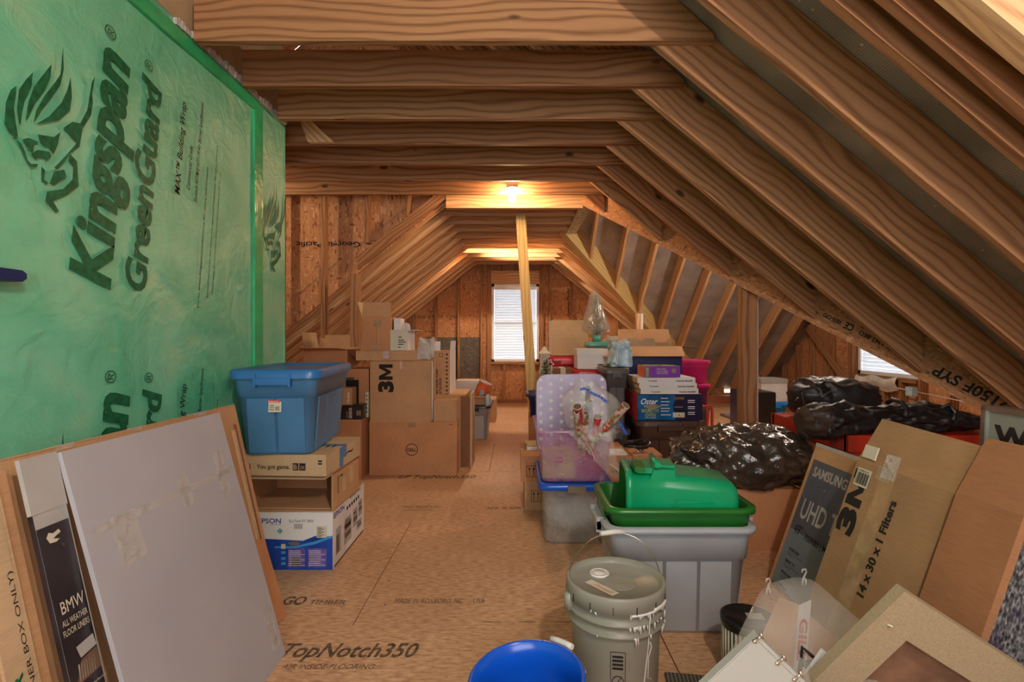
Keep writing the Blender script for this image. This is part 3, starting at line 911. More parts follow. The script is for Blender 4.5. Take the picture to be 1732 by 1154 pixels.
# ---- valley beams
n45 = Vector((1, 1, 0)).normalized()
def along(p, q, mb, w, d, m, drop):
    p, q = Vector(p), Vector(q)
    p = p + n45 * 0; q = q + n45 * 0
    mb.board((p.x, p.y, p.z - drop), (q.x, q.y, q.z - drop), w, d, m)
mb = MB()
o = n45 * .025
p0 = Vector((.55, YV + .078, ZT + .078 * S)) + o; p1 = Vector((3.50, YV + .078 - 2.95, ZT - 2.872 * S + .0)) + o
along(p0, p1, mb, .045, .30, 'lvl', .035)
a = (p1 - p0).normalized(); sd = a.cross(Vector((0, 0, 1))).normalized(); up = sd.cross(a)
face_n = Vector((-1, -1, 0)).normalized()
def on_valley(t, h): return p0 + a * t + up * (h - .03) + face_n * .0235
for st, t, h, w, ht in (('2100/2150F SYP', 3.72, .115, .58, .060), ('0836-CPD', 2.58, .10, .12, .026), ('CE', 2.66, .11, .055, .042), ('1.3E SE-1361 BED', 2.98, .10, .28, .026)):
    mb.text(st, on_valley(t, h), -a, -up, ht, 'ink_black', width=w, bold=.03, off=.001)
solo(mb, 'valley_beam', 'dark strand lumber beam slanting down right where the long rafters end', 'beam')
mb = MB()
o2 = Vector((1, -1, 0)).normalized() * .02
q0 = Vector((.60, YU - .03, ZT + .02)); q1 = Vector((3.40, YU + 2.77, ZT - 2.77 * S))
along(q0, q1, mb, .045, .26, 'pine_yellow', .02)
solo(mb, 'valley_beam', 'yellow doubled beam slanting down behind the wrapped tree, its near ply', 'beam')
mb = MB()
along(q0 + Vector((-.034, .034, 0)), q1 + Vector((-.034, .034, 0)), mb, .045, .26, 'pine_yellow', .02)
solo(mb, 'valley_beam', 'yellow doubled beam slanting down behind the wrapped tree, its far ply', 'beam')
mb = MB()
mb.box(.63, .75, 5.0, 6.54, ZT + .0, ZT + .24, {'*': 'pine_pale', 'd': 'foil_header'}, g=(0, 1, 0)) if 'foil_header' in MATS else None
plain('foil_header', (.55, .60, .52), .35, metal=.4, namp=.5, nscale=22, bmp=.4, bscale=18)
mb.box(.63, .75, 5.0, 6.54, ZT, ZT + .24, {'*': 'pine_pale', 'd': 'foil_header'}, g=(0, 1, 0))
solo(mb, 'header_beam', 'silver-faced header above the wrapped tree where the side roof opens', 'beam')

# ---- foil lined far slope of the side gable: rafters at constant x
for i in range(9):
    x = .95 + STEP * i + .02
    yb = 9.30
    yv = YU + (x - XT)                 # where the far valley cuts it (lower end for the small ones)
    pl_lo = min(yb, yv - .02)
    f = lambda y: ZT - (y - YU) * S
    pl = [(5.77, f(5.77)), (pl_lo, f(pl_lo)), (pl_lo, f(pl_lo) + .24), (5.77, f(5.77) + .24)]
    mb = MB(); mb.prism(pl, 'x', x, x + .038, 'pine_pale', g=(0, 1, -S))
    solo(mb, 'rafter', 'rafter on the foil lined slope of the side roof, %s from the left' % ORD[i], 'rafter', 'rafters on the foil lined slope')
for i in range(0, 9, 2):
    x = 1.4 + STEP * i * .95
    ylo = max(2.1, YV - (x - XT) + .06)
    f = lambda y: ZT + (y - YV) * S
    mb = MB(); mb.prism([(ylo, f(ylo)), (5.75, f(5.75)), (5.75, f(5.75) + .24), (ylo, f(ylo) + .24)], 'x', x, x + .038, 'pine', g=(0, 1, S))
    solo(mb, 'rafter', 'rafter on the front slope of the side roof, %s from the left' % ORD[i // 2], 'rafter', 'rafters of the side roof front slope')
mb = MB(); mb.box(.6, 4.6, 5.75, 5.79, ZT + .79 * S, ZT + .79 * S + .26, 'pine', g=(1, 0, 0)); solo(mb, 'ridge_board', 'ridge board of the side roof above the foil lined slope', 'beam')

# ---- far section: left and right rafters
for k in range(6, 18):
    y = YK[k] if k > 6 else 5.0
    y = YK[k]
    if k == 6: y = 4.99
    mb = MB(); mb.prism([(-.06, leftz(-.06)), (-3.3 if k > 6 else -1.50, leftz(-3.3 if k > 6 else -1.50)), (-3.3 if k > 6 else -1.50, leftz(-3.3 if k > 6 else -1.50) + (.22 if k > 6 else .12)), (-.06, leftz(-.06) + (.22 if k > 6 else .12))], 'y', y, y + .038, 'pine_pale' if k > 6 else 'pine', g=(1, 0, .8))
    solo(mb, 'rafter', 'rafter on the left slope of the low far ceiling, %s counting back' % ORD[k - 6], 'rafter', 'rafters on the far left slope')
for i, k in enumerate(range(11, 18)):
    y = YK[k]
    xe = min(3.35, XT + (y - YU) - .05)
    if xe < .66: continue
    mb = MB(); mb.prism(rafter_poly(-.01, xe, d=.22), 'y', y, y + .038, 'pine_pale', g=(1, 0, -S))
    solo(mb, 'rafter', 'rafter on the right slope of the low far ceiling, %s counting back' % ORD[i], 'rafter', 'rafters on the far right slope')
mb = MB(); mb.box(-.055, -.015, 5.1, 9.5, leftz(-.035) - .03, leftz(-.035) + .22, 'pine', g=(0, 1, 0)); solo(mb, 'ridge_board', 'ridge board above the low far ceiling', 'beam')

# ---- props and posts
mb = MB(); mb.board((.052, 5.50, 2.448), (.215, 5.72, 0.0), .038, .105, 'pine_pale', up=(0, -1, 0))
mb = MB()
c = [(.0 + dx, 5.50 + dy, 2.448) for dx, dy in ((0, 0), (.105, 0), (0, .038), (.105, .038))] + [(.16 + dx, 5.68 + dy, 0) for dx, dy in ((0, 0), (.105, 0), (0, .038), (.105, .038))]
mb.hexa([Vector(c[i]) for i in (4, 5, 6, 7, 0, 1, 2, 3)], 'pine_yellow', g=(0, 0, 1))
solo(mb, 'prop_post', 'slanting pale post in the middle of the aisle in front of the far window', 'post')
mb = MB(); mb.box(1.70, 1.815, 3.95, 4.04, 0, roofz(1.75) + .02, 'pine', g=(0, 0, 1)); solo(mb, 'support_post', 'upright wooden post under the valley beam beside the trash bag', 'post')
mb = MB(); mb.tube([(1.832, 3.99, 0), (1.832, 3.99, 1.52)], .009, 'pvc', 8); solo(mb, 'pipe', 'thin white pipe running up the right side of the wooden post', 'pipe')
mb = MB(); mb.box(1.455, 1.505, 6.3, 6.38, 0, 1.45, {'*': 'pine_pale', 'r': 'paper_white'}, g=(0, 0, 1)); mb.box(1.505, 1.53, 6.31, 6.38, 0, 1.45, 'paper_white'); solo(mb, 'short_stud', 'short upright stud behind the open carton under the yellow beam', 'stud')
mb = MB(); mb.board((.10, 5.14, 2.5), (.32, 5.16, 2.95), .03, .06, 'pine_red')
mb = MB(); mb.prism([(-1.37, 2.45), (-1.20, 2.45), (-1.40, 2.64), (-1.44, 2.64)], 'y', 3.47, 3.50, 'pine_pale', g=(1, 0, -1)); solo(mb, 'scrap_board', 'cut board end in front of the fourth joist beside the wrap', 'board')

# ---- lampholders with bare bulbs
def lamp(x, y, z, label, bulb='glass_bulb'):
    t = thing('ceiling_lamp', label, 'lamp')
    mb = MB(); mb.lathe([(0, 0), (.052, 0), (.056, -.012), (.05, -.022), (.03, -.03), (.028, -.045), (0, -.045)], (x, y, z), 'white_plastic', 24); mb.obj('lampholder', t)
    mb = MB(); mb.lathe([(.0, -.045), (.014, -.047), (.016, -.06), (.028, -.085), (.031, -.105), (.026, -.125), (.012, -.137), (0, -.139)], (x, y, z), bulb, 20); mb.obj('light_bulb', t)
lamp(-.03, 4.66, 2.50, 'bare glowing bulb in a round holder hanging from the seventh joist')
mb = MB(); mb.box(-.08, .02, 4.61, 4.70, 2.50, 2.62, 'steel'); solo(mb, 'junction_box', 'metal box between the joists that carries the bare bulb', 'box')
lamp(.55, -.35, 2.50, 'bare glowing bulb overhead behind the camera', 'glass_bulb_soft')
mb = MB(); mb.box(.50, .60, -.40, -.30, 2.50, 2.85, 'steel'); solo(mb, 'junction_box', 'metal box over the camera that carries a bulb', 'box')
lamp(2.7, 5.15, 2.55, 'added fill bulb in the side gable, unseen above the near valley beam', 'added_bulb_gable')  # bulb put in out of view to brighten the side gable
mb = MB(); mb.box(2.66, 2.74, 5.11, 5.19, 2.55, 3.0, 'steel'); solo(mb, 'junction_box', 'metal box carrying the added fill bulb of the side gable', 'box')
lamp(-2.5, 4.17, 2.42, 'added fill bulb hidden behind the green wall under the left joists', 'added_bulb_side')  # unseen bulb added to light the strand board gable and far rafters
mb = MB(); mb.box(-2.54, -2.46, 4.13, 4.21, 2.42, 2.448, 'steel'); solo(mb, 'junction_box', 'metal box carrying the added fill bulb behind the green wall', 'box')
for lx, ly, lz_, lb in ((-.20, 7.83, 3.02, 'added fill bulb hidden high between the joists of the low far ceiling'),):  # hidden bulb added to brighten the dim far section
    lamp(lx, ly, lz_, lb, 'added_bulb_far')
    mb = MB(); mb.box(lx - .04, lx + .04, ly - .04, ly + .04, lz_, lz_ + .06, 'steel'); mb.box(lx - .5, lx + .5, ly - .02, ly + .02, lz_ + .06, lz_ + .10, 'pine'); solo(mb, 'junction_box', 'metal box on a crosspiece carrying the added bulb above the far ceiling joists', 'box')
mb = MB()
mb.tube([(-.95, 2.60, 2.66), (-1.0, 2.62, 2.8), (-1.15, 2.66, 2.95), (-1.3, 2.7, 3.1)], .005, 'pvc', 6); solo(mb, 'cable', 'white cable curving above the second joist', 'cable')

# ================================================================== GREEN WALL
mb = MB()
def wl(y, z, d=0.0): return Vector((XW + d, y, z))
NY, NZ = 90, 60
hh = {}
def wr(y, z):
    return .004 * noise.noise(Vector((y * 1.7, z * 2.1, 3.3))) + .003 * noise.noise(Vector((y * 5, z * 6, 1.3)))
for i in range(NY):
    for j in range(NZ):
        ya, yb_ = .6 + (3.25 - .6) * i / NY, .6 + (3.25 - .6) * (i + 1) / NY
        za, zb = 2.5 * j / NZ, 2.5 * (j + 1) / NZ
        q = [(ya, za), (yb_, za), (yb_, zb), (ya, zb)]
        mb.face([wl(y, z, wr(y, z)) for y, z in q], 'green_wrap', smooth=True, uv=[(y, z) for y, z in q])
wrapo = mb
mb = MB(); mb.box(XW - .13, XW - .02, -1.3, 3.25, 0, 2.5, 'osb', g=(0, 1, 0)); mb.box(XW - .03, XW, -1.3, .61, 0, 2.5, 'green_wrap', g=(0, 1, 0))
mb.box(XW - .13, XW + .002, 3.245, 3.262, 0, 2.5, 'green_wrap')
wall = struct(mb, 'wall_left', 'left wall covered in green plastic building wrap with dark green lettering', 'wall')
wo = wrapo.obj('wall_covering', wall)
mb = MB()
def wtxt(st, y, z, h, w, m='ink_green', bold=.015, sh=.18, dz=0):
    mb.text(st, (XW + .0, y, z + dz), (0, .115, 1), (0, -1, .115), h, m, width=w, bold=bold, shear=sh, off=.009)
for dz in (0, -1.21):
    wtxt('Kingspan', 1.838, 1.325, .165, .845, bold=.035, dz=dz)
    wtxt('®', 1.87, 2.205, .05, .045, bold=0, sh=0, dz=dz)
    wtxt('GreenGuard', 2.018, 1.33, .108, .835, bold=.03, dz=dz)
    wtxt('®', 2.06, 2.19, .045, .04, bold=0, sh=0, dz=dz)
    wtxt('MAX™ Building Wrap', 2.225, 1.76, .034, .41, 'ink_black', .01, dz=dz)
    wtxt('Commercial Grade', 2.295, 1.80, .024, .20, 'ink_black', .01, dz=dz)
    wtxt('Exceeds ASTM E1677-19 Air Barrier Specifications', 2.345, 1.76, .022, .47, 'ink_black', .01, dz=dz)
    wtxt('Go to www.kingspaninsulation.us for more information', 2.36, 1.29, .016, .66, 'ink_black', .006, dz=dz)
    wtxt('KINGSPAN and the lion device are registered trademarks. All rights reserved.', 2.43, 1.34, .012, .74, 'ink_black', .004, dz=dz)
    wtxt('Patents apply. See the product sheet and the installation guide for use.', 2.47, 1.36, .012, .60, 'ink_black', .004, dz=dz)
lion = [
 [(5,480),(10,400),(30,350),(52,335),(50,370),(42,420),(48,470),(58,530),(48,540),(22,515)],
 [(62,480),(55,420),(62,350),(90,310),(117,282),(112,330),(85,390),(74,440),(68,490)],
 [(88,470),(98,400),(120,340),(150,300),(190,250),(186,300),(162,350),(125,400),(98,460)],
 [(118,480),(130,430),(165,370),(205,320),(225,290),(235,182),(238,270),(225,330),(190,380),(150,430)],
 [(265,300),(270,380),(262,430),(220,468),(125,487),(180,455),(230,400),(252,350)],
 [(48,540),(70,560),(85,590),(95,625),(110,640),(138,640),(130,652),(105,652),(88,625),(72,585)],
 [(75,545),(100,538),(140,555),(122,565),(118,590),(98,580)],
 [(110,600),(135,585),(180,592),(190,610),(170,628),(150,612),(125,622)],
 [(135,525),(200,535),(225,515),(215,560),(198,600),(175,575),(150,560)],
 [(360,300),(350,370),(352,400),(345,450),(312,500),(300,572),(262,600),(240,632),(212,662),(200,655),(236,618),(270,580),(288,560),(258,520),(236,500),(272,475),(302,482),(330,430),(338,380),(348,320)],
 [(262,600),(290,630),(296,725),(252,760),(195,785),(220,825),(206,832),(165,785),(172,748),(235,738),(272,700),(275,655),(255,625)],
 [(200,670),(240,662),(248,690),(215,712),(200,725),(182,715)],
 [(150,650),(165,665),(160,700),(178,715),(170,722),(150,700)],
]
def lion_at(dy, dz):
    for pl in lion:
        pts = []
        for cx, cy in pl:
            u, v = cx / 2.308, cy / 2.308
            y = XW * F / (u - CU)
            pts.append(Vector((XW + .009, y + dy, Z(v, y) + dz)))
        mb.flat(pts, 'ink_green')
lion_at(0, 0); lion_at(1.475, 0); lion_at(1.475, -1.21); lion_at(0, -1.21)
mb.obj('printed_lettering', wall)
mb = MB()
mb.box(XW, XW + .014, 2.86, 2.95, 0, 2.44, 'wrap_seam') if 'wrap_seam' in MATS else None
plain('wrap_seam', (.03, .46, .17), .25, spec=.7, namp=.2, bmp=.3, bscale=12)
mb.box(XW, XW + .014, 2.86, 2.95, 0, 2.44, 'wrap_seam'); mb.box(XW, XW + .016, .6, 2.9, 2.40, 2.46, 'wrap_seam')
mb.obj('folded_seam', wall)
mb = MB()
for i in range(60):
    y = 2.2 + 1.04 * i / 60
    z = 2.5 + random.uniform(-.01, .015)
    mb.box(XW - .02, XW + .012 + random.uniform(0, .012), y, y + .02, 2.47, z, 'insulation')
mb.obj('frayed_edge', wall)
mb = MB()
mb.box(XW, XW + .10, 1.30, 1.36, 1.31, 1.355, 'navy_plastic')
# rounded paddle head, neck and pin of the bracket seen at the left edge of the view
t = thing('plastic_bracket', 'dark blue plastic bracket sticking out of the green wall at its left', 'bracket')
yb0 = 1.40
mb = MB()
c = P(5, 482, 1.46)
mb.loft([[Vector((XW + .001 + d, p.x, p.y)) for p in [Vector((yb0 + .02 + sx * .065, Z(467, 1.47) + sz * .016)) for sx, sz in ((-1, -1), (.8, -1), (1, -.4), (1, .5), (.8, 1), (-1, 1))]] for d in (0, .05)], 'navy_plastic', smooth=False)
mb.obj('grip', t)
mb = MB(); mb.loft([[Vector((XW + .001 + d, yb0 - .02 + sx * .025, Z(487, 1.45) + sz * .028)) for sx, sz in ((-1, -1), (.7, -1), (1, 1), (-1, 1))] for d in (0, .035)], 'navy_plastic', smooth=False)
mb.obj('neck', t)

# ================================================================== BUILDERS FOR THE STORED THINGS
EX, EY, EZ = Vector((1, 0, 0)), Vector((0, 1, 0)), Vector((0, 0, 1))


def carton(name, label, cat, x0, x1, y0, y1, z0, z1, m='card', rot=0, tape='tape', M=None, front=None, right=None, top=None, group=None, tapeparts=True, open_top=False, seam_dir='y'):
    """closed carton with flap seam and packing tape; front / right / top: print callbacks (mb)"""
    t = thing(name, label, cat, group)
    M = M or rotz((x0 + x1) / 2, (y0 + y1) / 2, rot)
    mb = MB(M)
    b = .0015
    mb.box(x0, x1, y0, y1, z0, z1, m, g=(1, 0, 0), skip='u' if open_top else '')
    cx, cy = (x0 + x1) / 2, (y0 + y1) / 2
    if not open_top:
        # two top flaps meeting in a fine dark seam
        if seam_dir == 'x':
            mb.box(x0 + .002, x1 - .002, y0 + .001, cy - .0015, z1, z1 + .003, m, g=(0, 1, 0)); mb.box(x0 + .002, x1 - .002, cy + .0015, y1 - .001, z1, z1 + .003, m, g=(0, 1, 0))
        else:
            mb.box(x0 + .001, cx - .0015, y0 + .002, y1 - .002, z1, z1 + .003, m, g=(1, 0, 0)); mb.box(cx + .0015, x1 - .001, y0 + .002, y1 - .002, z1, z1 + .003, m, g=(1, 0, 0))
    else:
        mb.box(x0 + .004, x1 - .004, y0 + .004, y1 - .004, z0 + .004, z0 + .006, m)
        for a in ((x0 + .004, x0 + .005, y0 + .004, y1 - .004), (x1 - .005, x1 - .004, y0 + .004, y1 - .004), (x0 + .004, x1 - .004, y0 + .004, y0 + .005), (x0 + .004, x1 - .004, y1 - .005, y1 - .004)):
            mb.box(a[0], a[1], a[2], a[3], z0 + .004, z1, m)
    if front: front(mb)
    if right: right(mb)
    if top: top(mb)
    mb.obj('body', t)
    if tape and not open_top:
        mb = MB(M)
        w = .025
        if seam_dir == 'x':
            mb.box(x0 - .0015, x1 + .0015, cy - w, cy + w, z1 + .003, z1 + .004, tape); mb.box(x1 + .0005, x1 + .0015, cy - w, cy + w, z1 - .06, z1 + .004, tape)
        else:
            mb.box(cx - w, cx + w, y0 - .0015, y1 + .0015, z1 + .003, z1 + .004, tape); mb.box(cx - w, cx + w, y0 - .0015, y0 - .0005, z1 - .06, z1 + .004, tape)
        mb.obj('packing_tape', t)
    return t


def flap(t, a, b, out, m='card', th=.004, name='flap', M=None):
    """a carton flap hinged on the line a-b, reaching to a+out, b+out (slightly narrower at its end)"""
    a, b, out = Vector(a), Vector(b), Vector(out)
    e = (b - a) * .02
    n = (b - a).cross(out).normalized() * th
    mb = MB(M)
    mb.hexa([a, b, a + out + e, b + out - e, a + n, b + n, a + out + e + n, b + out - e + n], m, g=(b - a))
    return mb.obj(name, t)


def tote(name, label, cat, cx, cy, z0, hw, hd, h, m, mlid=None, rot=0, taper=.88, lid=True, ribs=4, group=None, rim=.016, inner=None, handles=True, lidh=.03, M=None, ribm=None, ribs_side=3, band=.26):
    """moulded storage tote: tapered wall, stepped band under the rim, raised ribs, rim flange, lid and handles"""
    t = thing(name, label, cat, group)
    M = M or rotz(cx, cy, rot)
    mb = MB(M)
    r = min(hw, hd) * .22
    lidz = lidh if lid else 0
    zt = z0 + h - lidz
    def W(f): return hw * (taper + (1 - taper) * f) - rim
    def D(f): return hd * (taper + (1 - taper) * f) - rim
    zb = 1 - band
    prof = [(0.0, -.004), (.015, 0), (zb, 0), (zb + .005, .007), (1.0, .007)]
    rings = [mb.rr(cx, cy, W(f) + e, D(f) + e, r, z0 + (zt - z0) * f) for f, e in prof]
    mb.loft(rings, m, cap1=False)
    # rim flange and inner wall
    rr_ = [(W(1) + .007, zt - .022), (W(1) + .007 + rim, zt - .020), (W(1) + .008 + rim, zt), (W(1) + .002, zt + .002)]
    d_ = D(1) - W(1)
    R = [mb.rr(cx, cy, w, w + d_, r + (w - W(1)), z) for w, z in rr_]
    mb.loft(R, m, cap0=False, cap1=False)
    if not lid:
        R = [mb.rr(cx, cy, W(1) + .002, D(1) + .002, r, zt + .002)] + [mb.rr(cx, cy, W(f) - .004, D(f) - .004, r, z0 + .006 + (zt - z0) * f) for f in (.97, .02)]
        mb.loft(R, inner or m, cap0=False, cap1=True)
    mb.obj('body', t)
    # ribs on the long and short sides
    if ribs:
        mb = MB(M)
        for sgn in (-1, 1):
            for i in range(ribs):
                c = (i + .5) / ribs * 2 - 1
                wx = W(.5) * .80 * c
                hw_ = W(.5) * .72 / ribs
                y1 = [cy + sgn * (D(f) + .0045) for f in (.03, zb - .02)]
                y0_ = [cy + sgn * (D(f) - .01) for f in (.03, zb - .02)]
                za, zc = z0 + (zt - z0) * .03, z0 + (zt - z0) * (zb - .02)
                mb.hexa([Vector(p) for p in ((cx + wx - hw_, y0_[0], za), (cx + wx + hw_, y0_[0], za), (cx + wx - hw_, y1[0], za), (cx + wx + hw_, y1[0], za), (cx + wx - hw_, y0_[1], zc), (cx + wx + hw_, y0_[1], zc), (cx + wx - hw_, y1[1], zc), (cx + wx + hw_, y1[1], zc))], ribm or m)
            for i in range(ribs_side):
                c = (i + .5) / ribs_side * 2 - 1
                wy = D(.5) * .80 * c
                hd_ = D(.5) * .72 / ribs_side
                x1 = [cx + sgn * (W(f) + .0045) for f in (.03, zb - .02)]
                x0_ = [cx + sgn * (W(f) - .01) for f in (.03, zb - .02)]
                za, zc = z0 + (zt - z0) * .03, z0 + (zt - z0) * (zb - .02)
                mb.hexa([Vector(p) for p in ((x0_[0], cy + wy - hd_, za), (x1[0], cy + wy - hd_, za), (x0_[0], cy + wy + hd_, za), (x1[0], cy + wy + hd_, za), (x0_[1], cy + wy - hd_, zc), (x1[1], cy + wy - hd_, zc), (x0_[1], cy + wy + hd_, zc), (x1[1], cy + wy + hd_, zc))], ribm or m)
        mb.obj('ribbing', t)
    if handles:
        for sgn in (-1, 1):
            mb = MB(M)
            if hw < hd:
                y = cy + sgn * (D(1) + rim + .004); L = hw * .42
                for a, b, c_, d in ((-L, L, 0, .012), ):
                    mb.box(cx - L, cx + L, min(y, y + sgn * .018), max(y, y + sgn * .018), zt - .045, zt - .012, mlid or m)
                mb.box(cx - L, cx - L + .012, min(y - sgn * .01, y + sgn * .02), max(y - sgn * .01, y + sgn * .02), zt - .055, zt + .006, mlid or m)
                mb.box(cx + L - .012, cx + L, min(y - sgn * .01, y + sgn * .02), max(y - sgn * .01, y + sgn * .02), zt - .055, zt + .006, mlid or m)
            else:
                x = cx + sgn * (W(1) + rim + .004); L = hd * .42
                mb.box(min(x, x + sgn * .018), max(x, x + sgn * .018), cy - L, cy + L, zt - .045, zt - .012, mlid or m)
                for q in (-L, L - .012):
                    mb.box(min(x - sgn * .01, x + sgn * .02), max(x - sgn * .01, x + sgn * .02), cy + q, cy + q + .012, zt - .055, zt + .006, mlid or m)
            mb.obj('handle', t)
    if lid:
        mb = MB(M)
        w1, d1 = W(1) + .007 + rim + .004, D(1) + .007 + rim + .004
        rr2 = r + .02
        P_ = [(w1, zt - .016), (w1 + .001, zt + lidz * .72), (w1 - .008, zt + lidz), (w1 - .030, zt + lidz), (w1 - .042, zt + lidz * .5)]
        rg = [mb.rr(cx, cy, w, w + (d1 - w1), max(.012, rr2 - (w1 - w)), z) for w, z in P_]
        mb.loft(rg, mlid or m, cap0=False, cap1=True)
        mb.obj('lid', t)
    return t


def blob(c, rad, seed, amp=.12, nu=56, nv=36, e=0.75, flat=None, folds=.3, M=None, m='trash_bag', fs=3.0):
    """soft lumpy body: superellipsoid pushed by folds, flattened at z=flat"""
    mb = MB(M)
    c = Vector(c); rad = Vector(rad)
    def sg(v, p): return math.copysign(abs(v) ** p, v)
    def pt(i, j):
        a = 2 * math.pi * (i % nu) / nu
        b = math.pi * j / nv - math.pi / 2
        d = Vector((sg(math.cos(b), e) * sg(math.cos(a), e), sg(math.cos(b), e) * sg(math.sin(a), e), sg(math.sin(b), e)))
        q = Vector((d.x * rad.x, d.y * rad.y, d.z * rad.z))
        s = Vector((seed * 3.1, seed * 1.7, seed))
        k = 1 + amp * noise.noise(q * fs + s) * 2
        w = q * fs * 2.4 + s
        rdg = 1 - abs(noise.noise(Vector((w.x * 1.0 + w.z * .8, w.y * .35, w.z * .6 - w.x * .35)))) * 2
        k += folds * .12 * (rdg - .5)
        k += folds * .05 * noise.noise(q * fs * 9 + s)
        p = c + q * k
        if flat is not None and p.z < flat: p.z = flat
        return p
    g = [[pt(i, j) for i in range(nu)] for j in range(nv + 1)]
    for j in range(nv):
        for i in range(nu):
            mb.face([g[j][i], g[j][(i + 1) % nu], g[j + 1][(i + 1) % nu], g[j + 1][i]], m, smooth=True)
    return mb


# ================================================================== LEFT FOREGROUND: BOARDS LEANING BY THE GREEN WALL
def lean(xb, xt, zt, y0, left=True):
    """frame on a leaning sheet; local x along its foot, y up the sheet, z out of its face"""
    if left:
        ex = EY; ey = Vector((xt - xb, 0, zt)).normalized()
    else:
        ex = -EY; ey = Vector((xt - xb, 0, zt)).normalized()
    return frame(Vector((xb, y0, 0)), ex, ey, ex.cross(ey)), math.hypot(xt - xb, zt)

# big carton panel behind
M, L = lean(-.950, -1.150, .885, .98)
t = thing('flattened_carton', 'large brown flattened carton leaning behind the white board', 'carton')
mb = MB(M)
mb.box(0, 1.195, .01, L, -.022, -.012, 'card', g=(1, 0, 0)); mb.box(.02, 1.185, .01, L - .003, -.035, -.026, 'card_red', g=(1, 0, 0))
mb.box(.0, 1.19, L - .004, L, -.036, -.010, 'card', g=(1, 0, 0))
mb.obj('panel', t)
mb = MB(M)
mb.box(1.13, 1.145, .1, L - .10, -.012, -.004, 'card_pale', g=(0, 1, 0)); mb.box(1.152, 1.162, .1, L - .08, -.012, -.006, 'card_dark', g=(0, 1, 0))
mb.obj('fold', t)
mb = MB(M)
for x, w in ((.35, .05), (.62, .03), (.92, .07)): mb.box(x, x + w, L - .012, L + .001, -.037, -.009, 'tape_clear')
mb.obj('packing_tape', t)
mb = MB(M); mb.hexa([Vector(p) for p in ((1.10, .02, -.012), (1.21, .0, -.012), (1.10, .02, .0), (1.21, .0, .0), (1.13, .36, -.012), (1.17, .34, -.012), (1.13, .36, .0), (1.17, .34, .0))], 'card_red'); mb.obj('corner_flap', t)

# white board
M, L = lean(-.842, -1.085, .884, 1.256)
t = thing('white_foam_board_box', 'big flat white board leaning in the left foreground with clear tape strips', 'board')
mb = MB(M); mb.box(0, .672, 0, L, -.012, 0, 'board_white', g=(1, 0, 0))
mb.box(0.0, .672, L - .205, L - .203, 0, .0008, 'paper_grey')
mb.obj('panel', t)
for x, y, w, h, a in ((.085, L - .325, .085, .13, 0), (.36, L - .26, .05, .10, 0), (.56, L - .30, .06, .17, 0), (.60, .05, .055, .15, 0), (.03, L - .22, .62, .02, 0)):
    mb = MB(M); mb.box(x, x + w, y, y + h, .0006, .0016, 'tape_clear'); mb.obj('packing_tape', t)

# narrow printed carton of car mats
M, L = lean(-.900, -1.100, .885, 1.163)
t = thing('car_mat_carton', 'tall narrow black printed box with a grey open flap left of the white board', 'carton')
mb = MB(M)
LB = L - .125
mb.box(0, .088, .0, LB, -.008, .004, {'*': 'paper_grey', 'u': 'paper_grey', 'l': 'dark_print'}, g=(1, 0, 0))
mb.patch((.0, .0, .0), EX, EY, .084, LB - .035, 'dark_print', off=.0048)
mb.text('BMW', (.015, LB - .235, .005), EX, EY, .028, 'label_cream', width=.062, bold=0)
mb.text('ALL WEATHER', (.010, LB - .262, .005), EX, EY, .014, 'label_cream', width=.068, bold=0)
mb.text('FLOOR LINERS', (.008, LB - .284, .005), EX, EY, .014, 'label_cream', width=.070, bold=0)
pic = lambda pts, m_: mb.flat([Vector((x, LB - y, .0062)) for x, y in pts], m_)
pic([(.030, .318), (.078, .312), (.082, .340), (.036, .346)], 'paper_grey')
pic([(.036, .350), (.080, .344), (.083, .392), (.012, .398)], 'roll_inside')
for q in range(7): pic([(.026 + q * .007, .356), (.029 + q * .007, .356), (.025 + q * .007, .392), (.022 + q * .007, .392)], 'label_cream')
mb.text('Protective Floor Liners', (.040, LB - .418, .005), EX, EY, .006, 'label_cream', width=.05)
pic([(.012, .43), (.050, .42), (.046, .50), (.020, .52)], 'olive_dark'); pic([(.052, .44), (.082, .43), (.086, .49), (.050, .50)], 'roll_inside')
pic([(.018, .060), (.026, .050), (.036, .055), (.052, .050), (.056, .058), (.044, .062), (.034, .066), (.050, .072), (.040, .076), (.024, .074)], 'label_cream')
pic([(.052, .084), (.060, .088), (.056, .094)], 'roll_inside')
mb.obj('body', t)
mb = MB(M); mb.box(-.004, .090, LB - .002, L, -.004, .006, 'paper_grey'); mb.obj('flap', t, None)

# long tan carton
M, L = lean(-.935, -1.125, .865, 1.012)
t = thing('long_carton', 'long tan carton with green print at the left edge of the view', 'carton')
mb = MB(M)
mb.box(0, .150, 0, L, -.02, -.002, 'card', g=(0, 1, 0)); mb.box(.052, .112, .0, L - .01, -.002, .006, 'card_pale', g=(0, 1, 0))
mb.text('A TWO PIECE USE (INNER BOX ONLY)', (.108, .10, .006), Vector((0, 1, 0)), Vector((-1, 0, 0)), .011, 'ink_black', width=.575, bold=.0)
mb.text('MIRROR', (.085, .30, .006), Vector((0, 1, 0)), Vector((-1, 0, 0)), .020, 'ink_green', width=.17, bold=.03)
mb.obj('body', t)
mb = MB(M); mb.box(.112, .122, 0, L - .02, -.002, .004, 'card_pale', g=(0, 1, 0)); mb.obj('folded_edge', t)
t = thing('red_storage_crate', 'red plastic crate edge at the bottom left corner of the view', 'crate')
mb = MB(); R = [mb.rr(-.985, .93, .045 + .004 * f, .055, .01, .30 * f) for f in (0, .4, .92)] + [mb.rr(-.985, .93, .055, .065, .012, .276), mb.rr(-.985, .93, .055, .065, .012, .30)]
mb.loft(R, 'red_plastic'); mb.obj('body', t)
